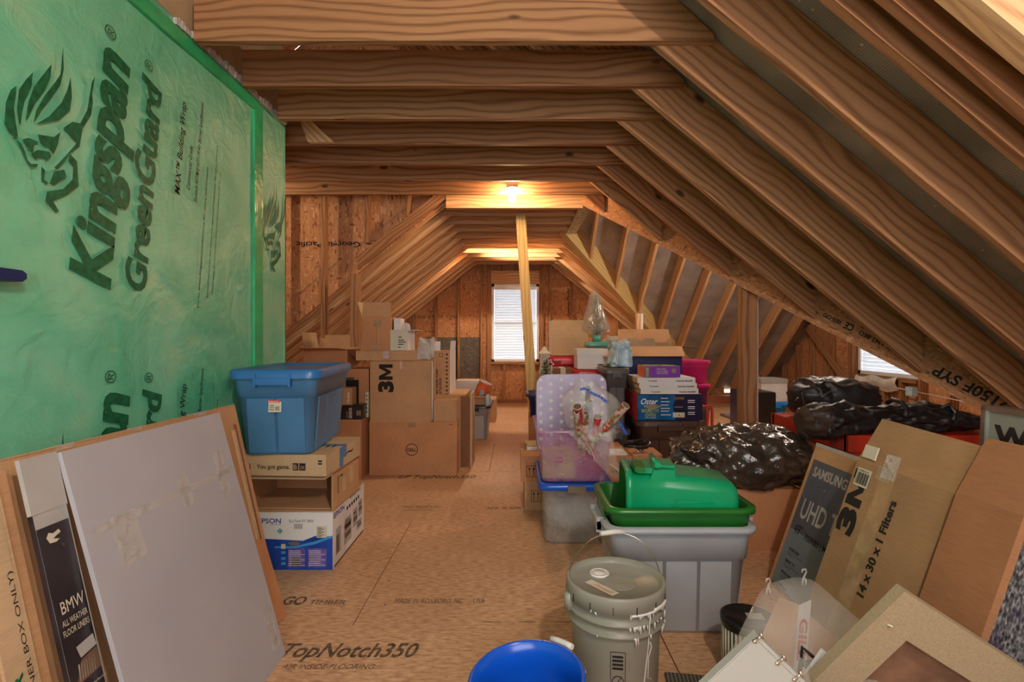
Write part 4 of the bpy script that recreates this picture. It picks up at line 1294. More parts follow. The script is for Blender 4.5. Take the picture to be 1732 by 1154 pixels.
mb = MB(); mb.tube([(-.965, .90, .30), (-.965, .90, .335), (-.965, .96, .335), (-.965, .96, .30)], .006, 'black_plastic', 8); mb.obj('handle', t)

# ================================================================== LEFT STACK
def tapeblock(mb, o, ex, ey, w, h, m): mb.patch(o, ex, ey, w, h, m, off=.0012)
# printer box
ex0, ex1, ey0, ey1, eh = -1.375, -.912, 2.625, 3.165, .287
def fr(mb):
    o = Vector((ex0, ey0, 0))
    def q(x, z, off=.0015): return Vector((x, ey0 - off, z))
    pts = [(ex0, .0), (ex1, .0), (ex1, .165), (-.99, .172), (-1.06, .145), (-1.15, .15), (-1.26, .155), (ex0, .155)]
    mb.flat([q(x, z) for x, z in pts], 'epson_blue')
    mb.flat([q(x, z, .002) for x, z in [(-1.2, .118), (-1.1, .118), (-1.0, .142), (ex1, .172), (ex1, .160), (-1.0, .128), (-1.1, .108), (-1.2, .108)]], 'epson_cyan')
    for x in (-1.135, -1.035): mb.patch(Vector((x, ey0 - .0015, .015)), EX, EZ, .085 if x < -1.1 else .093, .092, 'epson_violet')
    for i in range(9):
        for x in (-1.13, -1.03): mb.patch(Vector((x, ey0 - .0022, .022 + i * .009)), EX, EZ, .06 + .02 * ((i * 7) % 3 == 0), .0025, 'ink_white')
    mb.patch(Vector((-1.115, ey0 - .002, .020)), EX, EZ, .042, .045, 'dark_print')
    for i, z in enumerate((.105, .08, .05, .025)): mb.patch(Vector((-1.168, ey0 - .002, z)), EX, EZ, .022, .014 if i else .024, 'label_cream' if i == 0 else 'epson_cyan')
    mb.flat([q(-1.105 + .030 * math.cos(a) , .132 + .010 * math.sin(a), .003) for a in [k * math.pi / 8 for k in range(16)]], 'tan_metal')
    mb.text('EPSON', (-1.285, ey0, .232), EX, EZ, .024, 'ink_blue', width=.115, bold=.02)
    mb.text('EXCEED YOUR VISION', (-1.225, ey0, .222), EX, EZ, .006, 'ink_blue', width=.055)
    mb.text('EcoTank ET-3850', (-1.128, ey0, .237), EX, EZ, .013, 'ink_black', width=.120)
    mb.patch(Vector((-1.105, ey0 - .001, .204)), EX, EZ, .043, .026, 'paper_grey')
    mb.patch(Vector((-.992, ey0 - .001, .160)), EX, EZ, .052, .058, 'label_cream')
    for i in range(7): mb.patch(Vector((-.988, ey0 - .0018, .166 + i * .007)), EX, EZ, .022 + .012 * (i % 2), .003, 'ink_black')
    mb.flat([q(-1.175, .178), q(-1.160, .193), q(-1.175, .208), q(-1.190, .193)], 'teal_glass')
    mb.text('1', (-1.178, ey0, .186), EX, EZ, .012, 'ink_white', off=.002)
def rt(mb):
    o = lambda y, z: Vector((ex1, y, z))
    mb.text('EPSON', o(2.64, .248), EY, EZ, .026, 'ink_blue', width=.16, bold=.02)
    mb.text('EcoTank ET-3850', o(2.90, .268), EY, EZ, .014, 'ink_black', width=.19)
    for i in range(6): mb.patch(o(2.84 + i * .04, .225), EY, EZ, .022, .02, 'ink_black')
    mb.patch(o(2.67, .05), EY, EZ, .075, .135, 'paper_grey'); mb.patch(o(2.675, .06), EY, EZ, .04, .09, 'grey_dark_plastic', off=.002)
    for y, z, w, h in ((2.80, .05, .12, .11), (2.81, .13, .10, .055), (2.95, .09, .08, .10), (3.05, .12, .07, .09), (3.02, .05, .09, .05)):
        mb.patch(o(y, z), EY, EZ, w, h, 'paper_grey'); mb.patch(o(y + .01, z + h * .3), EY, EZ, w * .8, h * .25, 'grey_dark_plastic', off=.002); mb.patch(o(y + .01, z + h * .7), EY, EZ, w * .6, h * .12, 'black_plastic', off=.002)
    mb.patch(o(2.645, .0), EY, EZ, .5, .012, 'card_dark')
carton('printer_box', 'white and blue printer box at the foot of the left stack', 'box', ex0, ex1, ey0, ey1, 0, eh - .003, {'*': 'paper_white', 'u': 'card', 'd': 'card'}, front=fr, right=rt, tape=None)
# open-fronted carton on it, lying on its side
t = thing('open_carton', 'brown carton lying on its side on the printer box, its open mouth facing out', 'carton')
M = rotz(-1.12, 2.85, -2)
mb = MB(M)
x0, x1, y0, y1, z0, z1 = -1.385, -.905, 2.635, 3.03, .2885, .474
mb.box(x0, x1, y0, y1, z0, z0 + .004, 'card'); mb.box(x0, x1, y0, y1, z1 - .004, z1, 'card'); mb.box(x0, x0 + .004, y0, y1, z0, z1, 'card'); mb.box(x1 - .004, x1, y0, y1, z0, z1, 'card', g=(0, 1, 0)); mb.box(x0, x1, y1 - .004, y1, z0, z1, 'card_red')
mb.patch(Vector((x1, 2.76, .35)), EY, EZ, .055, .07, 'card_pale', off=.001); mb.patch(Vector((x1, 2.87, .37)), EY, EZ, .06, .085, 'card_pale', off=.001); mb.patch(Vector((x1, 2.70, .36)), EY, EZ, .012, .09, 'ink_floor', off=.001)
mb.patch(Vector((x1, 2.73, .435)), EY, EZ, .04, .012, 'ink_green', off=.001)
mb.obj('body', t)
flap(t, (x0 + .06, 2.66, z0 + .005), (x1 - .01, 2.66, z0 + .005), (-.0, .0, .0) if False else (-.02, .25, .002), 'card', M=M)
flap(t, (x1 - .006, 2.64, z0 + .005), (x1 - .006, 2.64, z1 - .005), (-.10, .20, 0), 'card_dark', M=M)
flap(t, (x0, y0, z1 - .002), (x1 - .01, y0, z1 - .002), (0, -.05, -.006), 'card_pale', M=M)
# flat mail box with blue tape
def fr(mb):
    mb.text('You got game.', (-1.265, 2.590, .512), EX, EZ, .021, 'ink_black', width=.168, bold=.015)
    mb.patch(Vector((-1.082, 2.590, .505)), EX, EZ, .028, .036, 'dark_print'); mb.patch(Vector((-1.050, 2.590, .505)), EX, EZ, .032, .036, 'dark_print')
    mb.text('B', (-1.077, 2.590, .511), EX, EZ, .024, 'card_pale', off=.002); mb.text('2K', (-1.046, 2.590, .512), EX, EZ, .016, 'card', off=.002)
    mb.text('I', (-1.30, 2.590, .51), EX, EZ, .028, 'ink_black')
    mb.patch(Vector((-.955, 2.590, .548)), EX, EZ, .02, .008, 'ink_black'); mb.patch(Vector((-.955, 2.590, .535)), EX, EZ, .02, .008, 'ink_black')
def tp(mb):
    mb.text('|||||||| ▮▮', (-1.08, 2.78, .5825), EX, EY, .035, 'ink_black', width=.13, bold=.02, off=.003)
def rt(mb): mb.patch(Vector((-.915, 2.76, .48)), EY, EZ, .05, .10, 'blue_plastic'); mb.text('~', (-.915, 2.86, .515), EY, EZ, .05, 'ink_black', width=.09, bold=.02)
t = carton('mailing_box', 'low brown mailing box reading You got game, under the blue tote', 'box', -1.385, -.915, 2.590, 3.07, .4775, .5795, 'card_pale', rot=-3, front=fr, top=tp, right=rt, tape='blue_plastic', seam_dir='x')

# big blue tote
t = tote('storage_tote', 'large blue lidded plastic tote on top of the left stack', 'tote', -1.188, 2.865, .586, .205, .355, .42, 'blue_plastic', 'blue_plastic_lid', rot=5, taper=.86, ribs=2, ribs_side=3, band=.27, lidh=.028)
mb = MB(rotz(-1.2, 2.865, 5) @ Matrix.Translation((-1.215, 2.5225, .80)) @ Matrix.Rotation(math.radians(-4.5), 4, 'X'))
mb.box(0, .060, -.0016, 0, 0, .050, 'label_cream'); mb.box(-.004, .052, -.0022, -.0006, .045, .058, 'ink_red')
mb.text('Rubbermaid', (.0, -.0022, .047), EX, EZ, .008, 'ink_white', width=.047)
for i in range(5): mb.patch(Vector((.033 + i * .004, -.0017, .008)), EX, EZ, .002, .02, 'ink_black')
for i in range(3): mb.patch(Vector((.005, -.0017, .010 + i * .010)), EX, EZ, .022, .003, 'ink_black')
mb.obj('price_label', t)

# ================================================================== LEFT MIDDLE PILE
def dell(mb):
    c = Vector((-.875, 4.435, .215)); n = 28
    ring = []
    for k in range(n):
        a0, a1 = 2 * math.pi * k / n, 2 * math.pi * (k + 1) / n
        f = lambda a, r: c + Vector((r * math.cos(a), -.0012, r * math.sin(a)))
        mb.face([f(a0, .052), f(a1, .052), f(a1, .046), f(a0, .046)], 'ink_black')
    mb.text('DELL', (c.x, 4.435, .201), EX, EZ, .026, 'ink_black', width=.075, bold=.03, center=True)
    mb.patch(Vector((-.91, 4.435, .40)), EX, EZ, .07, .045, 'tape')
    for x in (-.56,): mb.patch(Vector((x, 4.435, .425)), EX, EZ, .03, .004, 'ink_black')
carton('monitor_box', 'wide brown box with a round computer maker logo on the floor by the aisle', 'box', -1.232, -.495, 4.435, 4.64, 0, .446, 'card_red', front=dell, tape='tape', seam_dir='x')
def mmm(mb):
    mb.text('3M', (-1.035, 4.430, .70), (0, 0, 1), (-1, 0, 0), .115, 'ink_black', width=.235, bold=.035)
    mb.patch(Vector((-.975, 4.43, .895)), EX, EZ, .02, .08, 'tape_clear')
carton('filter_box', 'square brown 3M box standing on the computer maker box', 'box', -1.225, -.713, 4.430, 4.70, .4495, .964, 'card', front=mmm, tape='tape', seam_dir='x')
mb = MB(); mb.box(-.709, -.700, 4.432, 4.46, .46, .955, 'paper_white')
for i in range(40): mb.patch(Vector((-.706, 4.4315, .47 + i * .012)), EX, EZ, .004, .005, 'ink_black')
solo(mb, 'printed_strip', 'white printed edge strip on the right side of the 3M box', 'strip')
carton('flat_box', 'flat brown box lying across the top of the 3M box', 'box', -1.335, -.83, 4.40, 4.72, .9685, 1.045, 'card', tape='tape_clear', seam_dir='y', rot=0)
t = thing('taped_bundle', 'shiny clear tape-wrapped bundle at the right end of the flat box', 'bundle')
blob((-.775, 4.475, 1.008), (.055, .045, .038), 4, amp=.3, nu=40, nv=28, m='foam_cloudy', flat=.9685, folds=3, e=.45, fs=9).obj('wrapping', t)
mb = blob((-.778, 4.615, 1.05), (.055, .075, .085), 9, amp=.3, nu=40, nv=28, m='foam_cloudy', flat=.967, e=.35, folds=3, fs=8)
t2 = thing('foam_packing', 'cloudy clear plastic packing behind the small white box', 'packing')
mb.obj('body', t2)
# tall carton on the flat box
t = carton('tall_carton', 'tall brown carton with its top flap raised, highest on the left pile', 'carton', -1.30, -1.055, 4.45, 4.75, 1.0505, 1.335, 'card_red', tape='tape', open_top=True)
flap(t, (-1.30, 4.455, 1.335), (-1.055, 4.455, 1.335), (.0, .03, .125), 'card')
flap(t, (-1.30, 4.455, 1.335), (-1.30, 4.74, 1.335), (-.05, .02, .13), 'card_pale')
mb = MB(); mb.patch(Vector((-1.21, 4.449, 1.055)), EX, EZ, .06, .05, 'tape'); mb.patch(Vector((-1.20, 4.449, 1.25)), EX, EZ, .065, .06, 'tape'); mb.patch(Vector((-1.18, 4.449, 1.06)), EX, EZ, .003, .24, 'card_dark'); mb.obj('packing_tape', t)
def wb(mb):
    for z, w in ((1.16, .03), (1.135, .05), (1.118, .065), (1.10, .045), (1.075, .02)): mb.patch(Vector((-.985, 4.42, z)), EX, EZ, w, .007, 'ink_black')
t = carton('small_box', 'small white printed box right of the raised-flap carton', 'box', -1.052, -.905, 4.42, 4.72, 1.0505, 1.225, {'*': 'label_cream', 'r': 'paper_white'}, front=wb, tape=None, open_top=True)
flap(t, (-.905, 4.43, 1.225), (-.905, 4.70, 1.225), (.075, 0, .0), 'paper_white')
t = thing('packing_foam', 'white foam block and crumpled paper standing in the small white box', 'foam')
mb = MB(); mb.box(-1.04, -.985, 4.50, 4.66, 1.10, 1.325, 'paper_white'); mb.obj('foam_block', t)
blob((-.945, 4.58, 1.23), (.045, .07, .085), 3, amp=.3, nu=24, nv=16, m='foam_cloudy').obj('crumpled_paper', t)
# stack to its right
def st(mb):
    mb.text('Our First Stages Chair', (-.735, 4.745, .64), EZ, -EX, .021, 'ink_black', width=.38, bold=.02)
    mb.text("Part Stages' Chair", (-.700, 4.745, .64), EZ, -EX, .023, 'ink_black', width=.24, bold=.02)
    mb.text('K6730-9504', (-.668, 4.745, .635), EZ, -EX, .021, 'ink_black', width=.16, bold=.02)
    for i in range(11): mb.patch(Vector((-.628, 4.745, .64 + i * .036)), EX, EZ, .016, .016, 'ink_black')
    mb.patch(Vector((-.69, 4.745, .985)), EX, EZ, .035, .035, 'ink_black'); mb.patch(Vector((-.686, 4.744, .989)), EX, EZ, .027, .027, 'card')
t = carton('chair_box', 'tall brown chair box with black squares down its side, open white flaps on top', 'box', -.768, -.592, 4.745, 5.20, .6505, 1.04, {'*': 'card', 'r': 'paper_white'}, front=st, tape=None, open_top=True)
flap(t, (-.768, 4.76, 1.04), (-.68, 4.76, 1.04), (0, .02, .085), 'paper_white')
flap(t, (-.592, 4.75, 1.04), (-.592, 5.15, 1.04), (.005, 0, .09), 'paper_white')
carton('low_carton', 'low brown carton under the chair box beside the 3M box', 'carton', -.695, -.505, 4.46, 4.68, .4495, .62, 'card', tape=None)
t = carton('tall_open_carton', 'brown carton with a tall dark open flap standing beside the computer maker box', 'carton', -.90, -.445, 4.70, 5.26, 0, .645, {'*': 'card', 'r': 'card'}, tape=None)
flap(t, (-.49, 4.695, .0), (-.49, 4.695, .64), (.085, .0, 0), 'card_dark')
mb = MB(); mb.box(-.405, -.388, 4.69, 5.0, 0, .655, 'card_pale'); mb.obj('folded_edge', t)
# grey tote and things in the aisle beyond
t = tote('grey_tote', 'grey plastic tote at the aisle edge beyond the brown cartons', 'tote', -.50, 6.22, 0, .21, .31, .40, 'grey_plastic', 'black_plastic', ribs=2, ribs_side=3, lidh=.02)
mb = MB(); mb.box(0, 1, 0, 1, 0, 1, 'card')
t = carton('open_box', 'open brown box on the grey tote with an orange tub in it', 'box', -.69, -.33, 5.94, 6.30, .4005, .50, 'card_pale', tape=None, open_top=True, rot=4)
flap(t, (-.69, 5.95, .50), (-.33, 5.95, .50), (.01, -.10, .0), 'card_pale')
M = frame(Vector((-.44, 6.1, .44)), (1, 0, -.45), (0, 1, 0), (.42, .08, .9))
t = thing('orange_tub', 'orange tub with a white rim leaning out of the open box', 'tub')
mb = MB(M); mb.lathe([(0, 0), (.062, 0), (.074, .215)], (0, 0, 0), 'orange_plastic', 28); mb.lathe([(.066, .04), (.0785, .17)], (.0, .0, 0), 'orange_plastic', 8); mb.obj('body', t)
mb = MB(M); mb.lathe([(.074, .213), (.082, .214), (.082, .23), (.0, .232)], (0, 0, 0), 'white_plastic', 28); mb.obj('rim', t)
mb = MB(M); mb.flat([Vector((.01 + .03 * math.cos(a), -.0775, .10 + .035 * math.sin(a))) for a in [k * math.pi / 7 for k in range(14)]], 'dark_print'); mb.obj('printed_label', t)
t = thing('plastic_bag', 'white and blue crumpled bag hanging at the open box edge', 'bag')
blob((-.315, 5.92, .46), (.045, .05, .09), 12, amp=.35, nu=24, nv=18, m='light_blue').obj('body', t)
t = thing('white_foam_tray', 'white foam tray lying behind the orange tub', 'tray')
mb = MB(); mb.box(-.78, -.44, 6.55, 6.95, .36, .60, 'paper_white'); mb.box(-.76, -.46, 6.57, 6.93, .60, .615, 'paper_white'); mb.obj('body', t)
carton('brown_carton', 'brown carton under the white foam tray', 'carton', -.85, -.40, 6.54, 7.0, 0, .357, 'card', tape='tape')
carton('aisle_carton', 'plain brown carton at the aisle edge behind the grey tote', 'carton', -.72, -.275, 7.25, 7.7, 0, .305, 'card', tape='tape')
# behind the blue tote
carton('corner_carton', 'brown floor carton between the blue tote stack and the computer maker box', 'carton', -1.95, -1.262, 4.31, 4.80, 0, .483, 'card_red', tape='tape', seam_dir='x')
t = carton('large_carton', 'large brown carton behind the little dark box, under the open flapped one', 'carton', -1.90, -1.255, 4.50, 4.86, .4865, .888, 'card_red', tape=None)
t = thing('dark_box', 'small black box on the corner carton, beside the blue tote', 'box')
mb = MB(); mb.box(-1.56, -1.262, 4.325, 4.46, .4865, .598, 'dark_print')
mb.text('SENSOR', (-1.345, 4.325, .495), EZ, -EX, .024, 'label_cream', width=.09, bold=.03); mb.text('video cam', (-1.38, 4.325, .50), EZ, -EX, .012, 'label_cream', width=.05)
for x in (-1.305, -1.285): mb.patch(Vector((x, 4.325, .52)), EX, EZ, .012, .04, 'card')
mb.obj('body', t)
mb = MB(); mb.box(-1.562, -1.26, 4.323, 4.462, .598, .604, 'black_plastic'); mb.obj('lid', t)
def pb(mb): mb.text('PRIME', (-1.365, 4.332, .62), EZ, -EX, .02, 'paper_white', width=.09, bold=.02)
carton('little_carton', 'little brown carton stacked on the small black box', 'carton', -1.52, -1.345, 4.332, 4.45, .6045, .742, 'card', front=pb, tape=None)
carton('tiny_carton', 'tiny upright carton with a dark window, topmost beside the blue tote', 'carton', -1.50, -1.425, 4.335, 4.42, .7455, .90, 'card_pale', front=lambda mb: mb.patch(Vector((-1.46, 4.335, .77)), EX, EZ, .02, .10, 'dark_print'), tape=None)
t = thing('dark_picture_frames', 'dark flat frames standing behind the little carton', 'frames')
mb = MB(); mb.box(-1.46, -1.335, 4.468, 4.480, .4868, .80, 'black_plastic'); mb.obj('near_frame', t)
mb = MB(); mb.box(-1.48, -1.38, 4.483, 4.495, .4868, .82, 'grey_dark_plastic'); mb.obj('far_frame', t)
mb = MB(); mb.box(-1.272, -1.245, 4.455, 4.495, .4868, .70, 'label_cream')
for i in range(5): mb.patch(Vector((-1.262, 4.455, .52 + i * .035)), EX, EZ, .006, .018, 'ink_black')
solo(mb, 'booklet', 'cream booklet wedged upright left of the 3M box', 'booklet')
t = carton('open_flap_carton', 'brown carton with four flaps spread open above the blue tote', 'carton', -1.82, -1.445, 4.52, 4.86, .8915, 1.055, 'card_red', tape=None, open_top=True)
flap(t, (-1.82, 4.52, 1.055), (-1.445, 4.52, 1.055), (-.03, -.12, .02), 'card_red')
flap(t, (-1.445, 4.52, 1.055), (-1.445, 4.86, 1.055), (.10, .02, -.10), 'card_dark')
flap(t, (-1.82, 4.52, 1.055), (-1.82, 4.86, 1.055), (-.02, .0, .15), 'card_pale')
flap(t, (-1.82, 4.86, 1.055), (-1.36, 4.86, 1.055), (.0, .04, .13), 'card')

# ================================================================== CENTRE RIGHT FOREGROUND
# paint bucket with lid
BX, BY, BZ = .322, 1.70, .385
t = thing('lidded_bucket', 'grey five gallon bucket with lid and white paint drips in the foreground', 'bucket')
mb = MB()
k0 = .142
mb.lathe([(0, 0), (.128, 0), (.131, .01), (.141, .26), (.141, .262), (.152, .264), (.153, .272), (.143, .274), (.1435, .297), (.153, .299), (.154, .307), (.1445, .309), (.145, .330), (.1545, .332), (.155, .342), (.146, .344), (.146, .37)], (BX, BY, 0), 'bucket_grey', 56)
mb.obj('body', t)
mb = MB()
mb.lathe([(.148, .335), (.157, .337), (.158, .38), (.155, .387), (.147, .387), (.140, .372), (.137, .368), (0, .368)], (BX, BY, 0), 'bucket_grey', 56)
for r in (.018, .030, .040, .050):
    mb.lathe([(r - .0025, .368), (r, .3705), (r + .0025, .368)], (BX + .012, BY - .005, 0), 'bucket_grey', 32)
for k in range(14):
    a = 2 * math.pi * k / 14
    c, s_ = math.cos(a), math.sin(a)
    M2 = frame(Vector((BX + c * .1583, BY + s_ * .1583, .345)), (-s_, c, 0), (0, 0, 1), (c, s_, 0))
    q = MB(M2); q.box(-.0012, .0012, -.006, .018, -.001, .0008, 'black_plastic')
    mb.v += q.v
    off = len(mb.v) - len(q.v)
    for f_, m_, uv_, sm_ in zip(q.f, q.m, q.uv, q.sm):
        mb.f.append(tuple(i + off for i in f_)); mb.m.append(mb.mi('black_plastic')); mb.uv.append(uv_); mb.sm.append(False)
mb.obj('lid', t)
mb = MB(); mb.lathe([(.032, .368), (.033, .373), (.028, .375), (.027, .3735), (.019, .3735), (.018, .375), (0, .375)], (BX - .042, BY + .058, 0), 'white_plastic', 28)
mb.obj('spout_cap', t)
M2 = frame(Vector((BX - .075, BY + .012, .3695)), (.62, -.78, 0), (.78, .62, 0), (0, 0, 1))
mb = MB(M2); mb.box(0, .115, -.03, .0, 0, .0008, 'label_cream'); mb.text('Drywall', (.03, -.024, .0008), EX, EY, .014, 'ink_red', width=.075, bold=-.005, shear=.3); mb.obj('masking_tape_label', t)
# wire handle tilted back, with white grip
mb = MB()
pa = Vector((BX - .157, BY - .03, .335)); pb_ = Vector((BX + .157, BY + .03, .335))
mid = (pa + pb_) / 2; ax = (pb_ - pa) / 2
upv = Vector((.10, .80, .60)).normalized()
pts = []
for k in range(25):
    a = math.pi * k / 24
    pts.append(mid - ax * math.cos(a) * 1.02 + upv * .215 * math.sin(a) ** .8)
mb.tube(pts, .0022, 'steel', 8); mb.obj('wire_handle', t)
mb = MB(); mb.tube([mid + upv * .215 - ax * .28, mid + upv * .218 + ax * .05, mid + upv * .215 + ax * .28], .0085, 'white_plastic', 12); mb.obj('grip', t)
for q_, p_ in (('handle_ear', pa), ('handle_ear', pb_)):
    mb = MB(); sg_ = -1 if p_ is pa else 1
    mb.lathe([(0, 0), (.016, 0), (.016, .05), (0, .05)], (p_.x - sg_ * .005, p_.y, .30), 'bucket_grey', 16); mb.obj(q_, t)
mb = MB()
def onb(a, z, r=None):
    rr_ = (.128 + .013 * z / .26 if z < .262 else .156) if r is None else r
    return Vector((BX + rr_ * math.cos(a), BY + rr_ * math.sin(a), z))
def drip(pts, w):
    mb.tube([onb(a, z, r) for a, z, r in pts], w, 'paint_white', 6)
drip([(-1.05, .332, .158), (-1.02, .20, .141), (-1.10, .10, .137), (-1.16, .02, .133)], .0012)
drip([(-.98, .25, .143), (-1.08, .14, .138), (-1.2, .02, .134)], .0012)
drip([(-.95, .24, .143), (-.9, .225, .142), (-.93, .21, .141), (-.99, .195, .141), (-.97, .13, .137), (-.88, .125, .137), (-.84, .115, .137)], .0018)
for i in range(46):
    a = random.uniform(-1.5, -.25) if i < 34 else random.uniform(-2.6, -.2)
    z = random.choice([.337, .340, .303, .268, .30, .335])
    rr_ = .1555 if z > .32 else .1535
    L = random.uniform(.003, .022 if i < 34 else .008)
    mb.tube([onb(a, z + .002, rr_), onb(a + .01, z - L, rr_ - .001)], random.uniform(.0016, .004), 'paint_white', 6)
mb.tube([onb(-1.45 + .08 * i, .338, .1572) for i in range(12)], .0035, 'paint_white', 6)
mb.tube([onb(-.95 + .07 * i, .344, .1592) for i in range(8)], .0045, 'paint_white', 6)
mb.obj('paint_drips', t)
mb = MB()
def bk(u_, z): return onb(-1.86 + u_ / .142, z, .1335 + .013 * z / .26 + .001 if False else .129 + .0128 * z / .26 + .0025)
for (a0, a1, z0_, z1_) in ((0, .045, .10, .102), (0, .045, .222, .224), (0, .0015, .10, .224), (.0435, .045, .10, .224)):
    mb.face([bk(a0, z0_), bk(a1, z0_), bk(a1, z1_), bk(a0, z1_)], 'black_plastic')
for k in range(18):
    a, b_2 = 2 * math.pi * k / 18, 2 * math.pi * (k + 1) / 18
    f_ = lambda a, r: bk(.0225 + r * math.cos(a), .13 + r * 1.2 * math.sin(a))
    mb.face([f_(a, .019), f_(b_2, .019), f_(b_2, .0165), f_(a, .0165)], 'black_plastic')
mb.face([bk(.010, .115), bk(.013, .115), bk(.035, .15), bk(.032, .15)], 'black_plastic')
for i in range(4): mb.face([bk(.006, .17 + i * .012), bk(.038, .17 + i * .012), bk(.038, .177 + i * .012), bk(.006, .177 + i * .012)], 'black_plastic')
mb.obj('printed_mark', t)

# blue bucket
t = thing('open_bucket', 'bright blue open bucket cut by the bottom of the view', 'bucket')
M2 = Matrix.Translation((.050, 1.42, .012)) @ Matrix.Rotation(math.radians(-5), 4, 'Y') @ Matrix.Rotation(math.radians(3), 4, 'X')
mb = MB(M2)
mb.lathe([(0, 0), (.115, 0), (.118, .01), (.147, .225), (.156, .228), (.158, .238), (.153, .243), (.146, .240), (.140, .20), (.136, .17), (.138, .165), (.115, .012), (0, .012)], (0, 0, 0), 'blue_bright', 56); mb.obj('body', t)
mb = MB(M2)
pts = [Vector((.160 * math.cos(a), .160 * math.sin(a), .228 + .006 * math.sin(a * 2))) for a in [math.pi * .02 + k * (math.pi * .96) / 26 for k in range(27)]]
mb.tube(pts, .0022, 'steel', 8); mb.obj('wire_handle', t)
mb = MB(M2); mb.tube([Vector((.170 * math.cos(a), .170 * math.sin(a), .240)) for a in (1.10, .95, .80, .66)], .0085, 'white_plastic', 12); mb.obj('grip', t)
mb = MB(M2); mb.flat([Vector((x, y, .0135)) for x, y in ((.0, -.02), (.05, -.02), (.05, .03), (0, .03))], 'ink_blue'); mb.obj('inside_label', t)

# grey tote with two green ones nested on it
t = tote('grey_tote', 'large grey plastic tote right behind the paint bucket', 'tote', .643, 2.215, 0, .292, .205, .425, 'grey_plastic', rot=0, taper=.86, lid=False, ribs=3, ribs_side=2, rim=.022, inner='grey_dark_plastic', band=.30)
t = tote('dark_green_tote', 'dark green open tote nested in the big grey tote', 'tote', .648, 2.22, .075, .290, .198, .42, 'green_dark_plastic', rot=0, taper=.82, lid=False, ribs=0, rim=.020, band=.20, handles=False)
mb = MB(); mb.box(.362, .382, 2.14, 2.30, .435, .452, 'green_dark_plastic'); mb.box(.355, .367, 2.14, 2.30, .43, .478, 'green_dark_plastic'); mb.obj('handle', t)
# bright green tote on its side inside
t = thing('bright_green_tote', 'bright green tote lying on its side inside the dark green one', 'tote')
def sect(x, hy, hz, r, cy=2.215, cz=.475, lift=0):
    out = []
    n = 7
    for q, (sx, sy) in enumerate(((1, 1), (-1, 1), (-1, -1), (1, -1))):
        for k in range(n + 1):
            a = math.pi / 2 * (q + k / n)
            yy = cy + sx * (hy - r) + r * math.cos(a)
            zz = cz + sy * (hz - r) + r * math.sin(a) + lift
            out.append(Vector((x, yy, zz)))
    return out
M2 = rotz(.65, 2.215, -6)
mb = MB(M2)
R = [sect(.452, .150, .140, .06), sect(.462, .158, .150, .065), sect(.478, .158, .150, .065), sect(.482, .150, .140, .06), sect(.498, .149, .139, .06), sect(.502, .142, .132, .055),
     sect(.62, .140, .132, .052, cz=.478), sect(.78, .134, .124, .05, cz=.472), sect(.868, .128, .116, .05, cz=.468), sect(.892, .116, .100, .045, cz=.463), sect(.900, .09, .078, .04, cz=.460)]
mb.loft(R, 'green_plastic', cap0=False); 
R = [sect(.452, .150, .140, .06), sect(.456, .140, .13, .055), sect(.80, .12, .105, .05, cz=.465)]
mb.loft(R, 'green_dark_plastic', cap0=False)
mb.obj('body', t)
mb = MB(M2)
for y0_, y1_ in ((2.085, 2.098), (2.195, 2.208)):
    mb.hexa([Vector(p) for p in ((.545, y0_, .585), (.655, y0_, .580), (.545, y1_, .585), (.655, y1_, .580), (.57, y0_, .645), (.64, y0_, .64), (.57, y1_, .645), (.64, y1_, .64))], 'green_plastic')
mb.box(.565, .645, 2.085, 2.208, .632, .650, 'green_plastic'); mb.tube([(.575, 2.06, .655), (.575, 2.23, .655)], .012, 'green_plastic', 10); mb.obj('handle', t)
mb = MB(M2); mb.box(.50, .60, 2.10, 2.26, .612, .634, 'green_plastic'); mb.box(.488, .53, 2.08, 2.20, .622, .642, 'green_dark_plastic'); mb.obj('latch', t)
mb = MB(M2)
q = .0
pp = [(.64, 2.079, .40), (.80, 2.088, .40), (.80, 2.083, .50), (.79, 2.080, .515), (.65, 2.073, .52), (.64, 2.073, .50)]
mb.flat([Vector((x, y - .004, z)) for x, y, z in pp], 'green_plastic'); mb.obj('recessed_panel', t)

# clear bin with blue lid, pink bin above
def clearbin(name, label, cat, cx, cy, z0, hw, hd, h, m, taper, rim=.010):
    t = thing(name, label, cat)
    mb = MB(); r = .05
    f = lambda k: (hw * (taper + (1 - taper) * k), hd * (taper + (1 - taper) * k))
    R = [mb.rr(cx, cy, f(k)[0], f(k)[1], r, z0 + h * k) for k in (0, .05, .5, 1)]
    R += [mb.rr(cx, cy, f(1)[0] + rim, f(1)[1] + rim, r + .01, z0 + h), mb.rr(cx, cy, f(1)[0] + rim, f(1)[1] + rim, r + .01, z0 + h - .012)]
    mb.loft(R, m, cap1=False)
    mb.obj('body', t)
    return t
t = clearbin('clear_bin', 'clear plastic bin with a blue lid standing on the floor by the aisle', 'bin', .338, 3.215, 0, .192, .285, .318, 'clear_plastic', .90)
mb = MB()
mb.loft([mb.rr(.338, 3.215, w, w + .093, .06, z) for w, z in ((.200, .308), (.212, .310), (.212, .335), (.205, .343), (.19, .343), (.18, .336))], 'blue_bright', cap0=False); mb.obj('lid', t)
mb = MB(); mb.box(.29, .39, 2.902, 2.915, .300, .338, 'tan_metal'); mb.obj('latch', t)
for i, x in enumerate((.235, .44)):
    mb = MB(); mb.box(x, x + .003, 2.935, 2.937, .02, .30, 'bag_clear'); mb.obj('moulded_line', t)
t = thing('stuffed_plastic_bag', 'cloudy crumpled bag filling the clear bin', 'bag')
blob((.338, 3.21, .15), (.150, .23, .135), 21, amp=.2, m='foam_cloudy', flat=.012, e=.6, fs=6).obj('body', t)

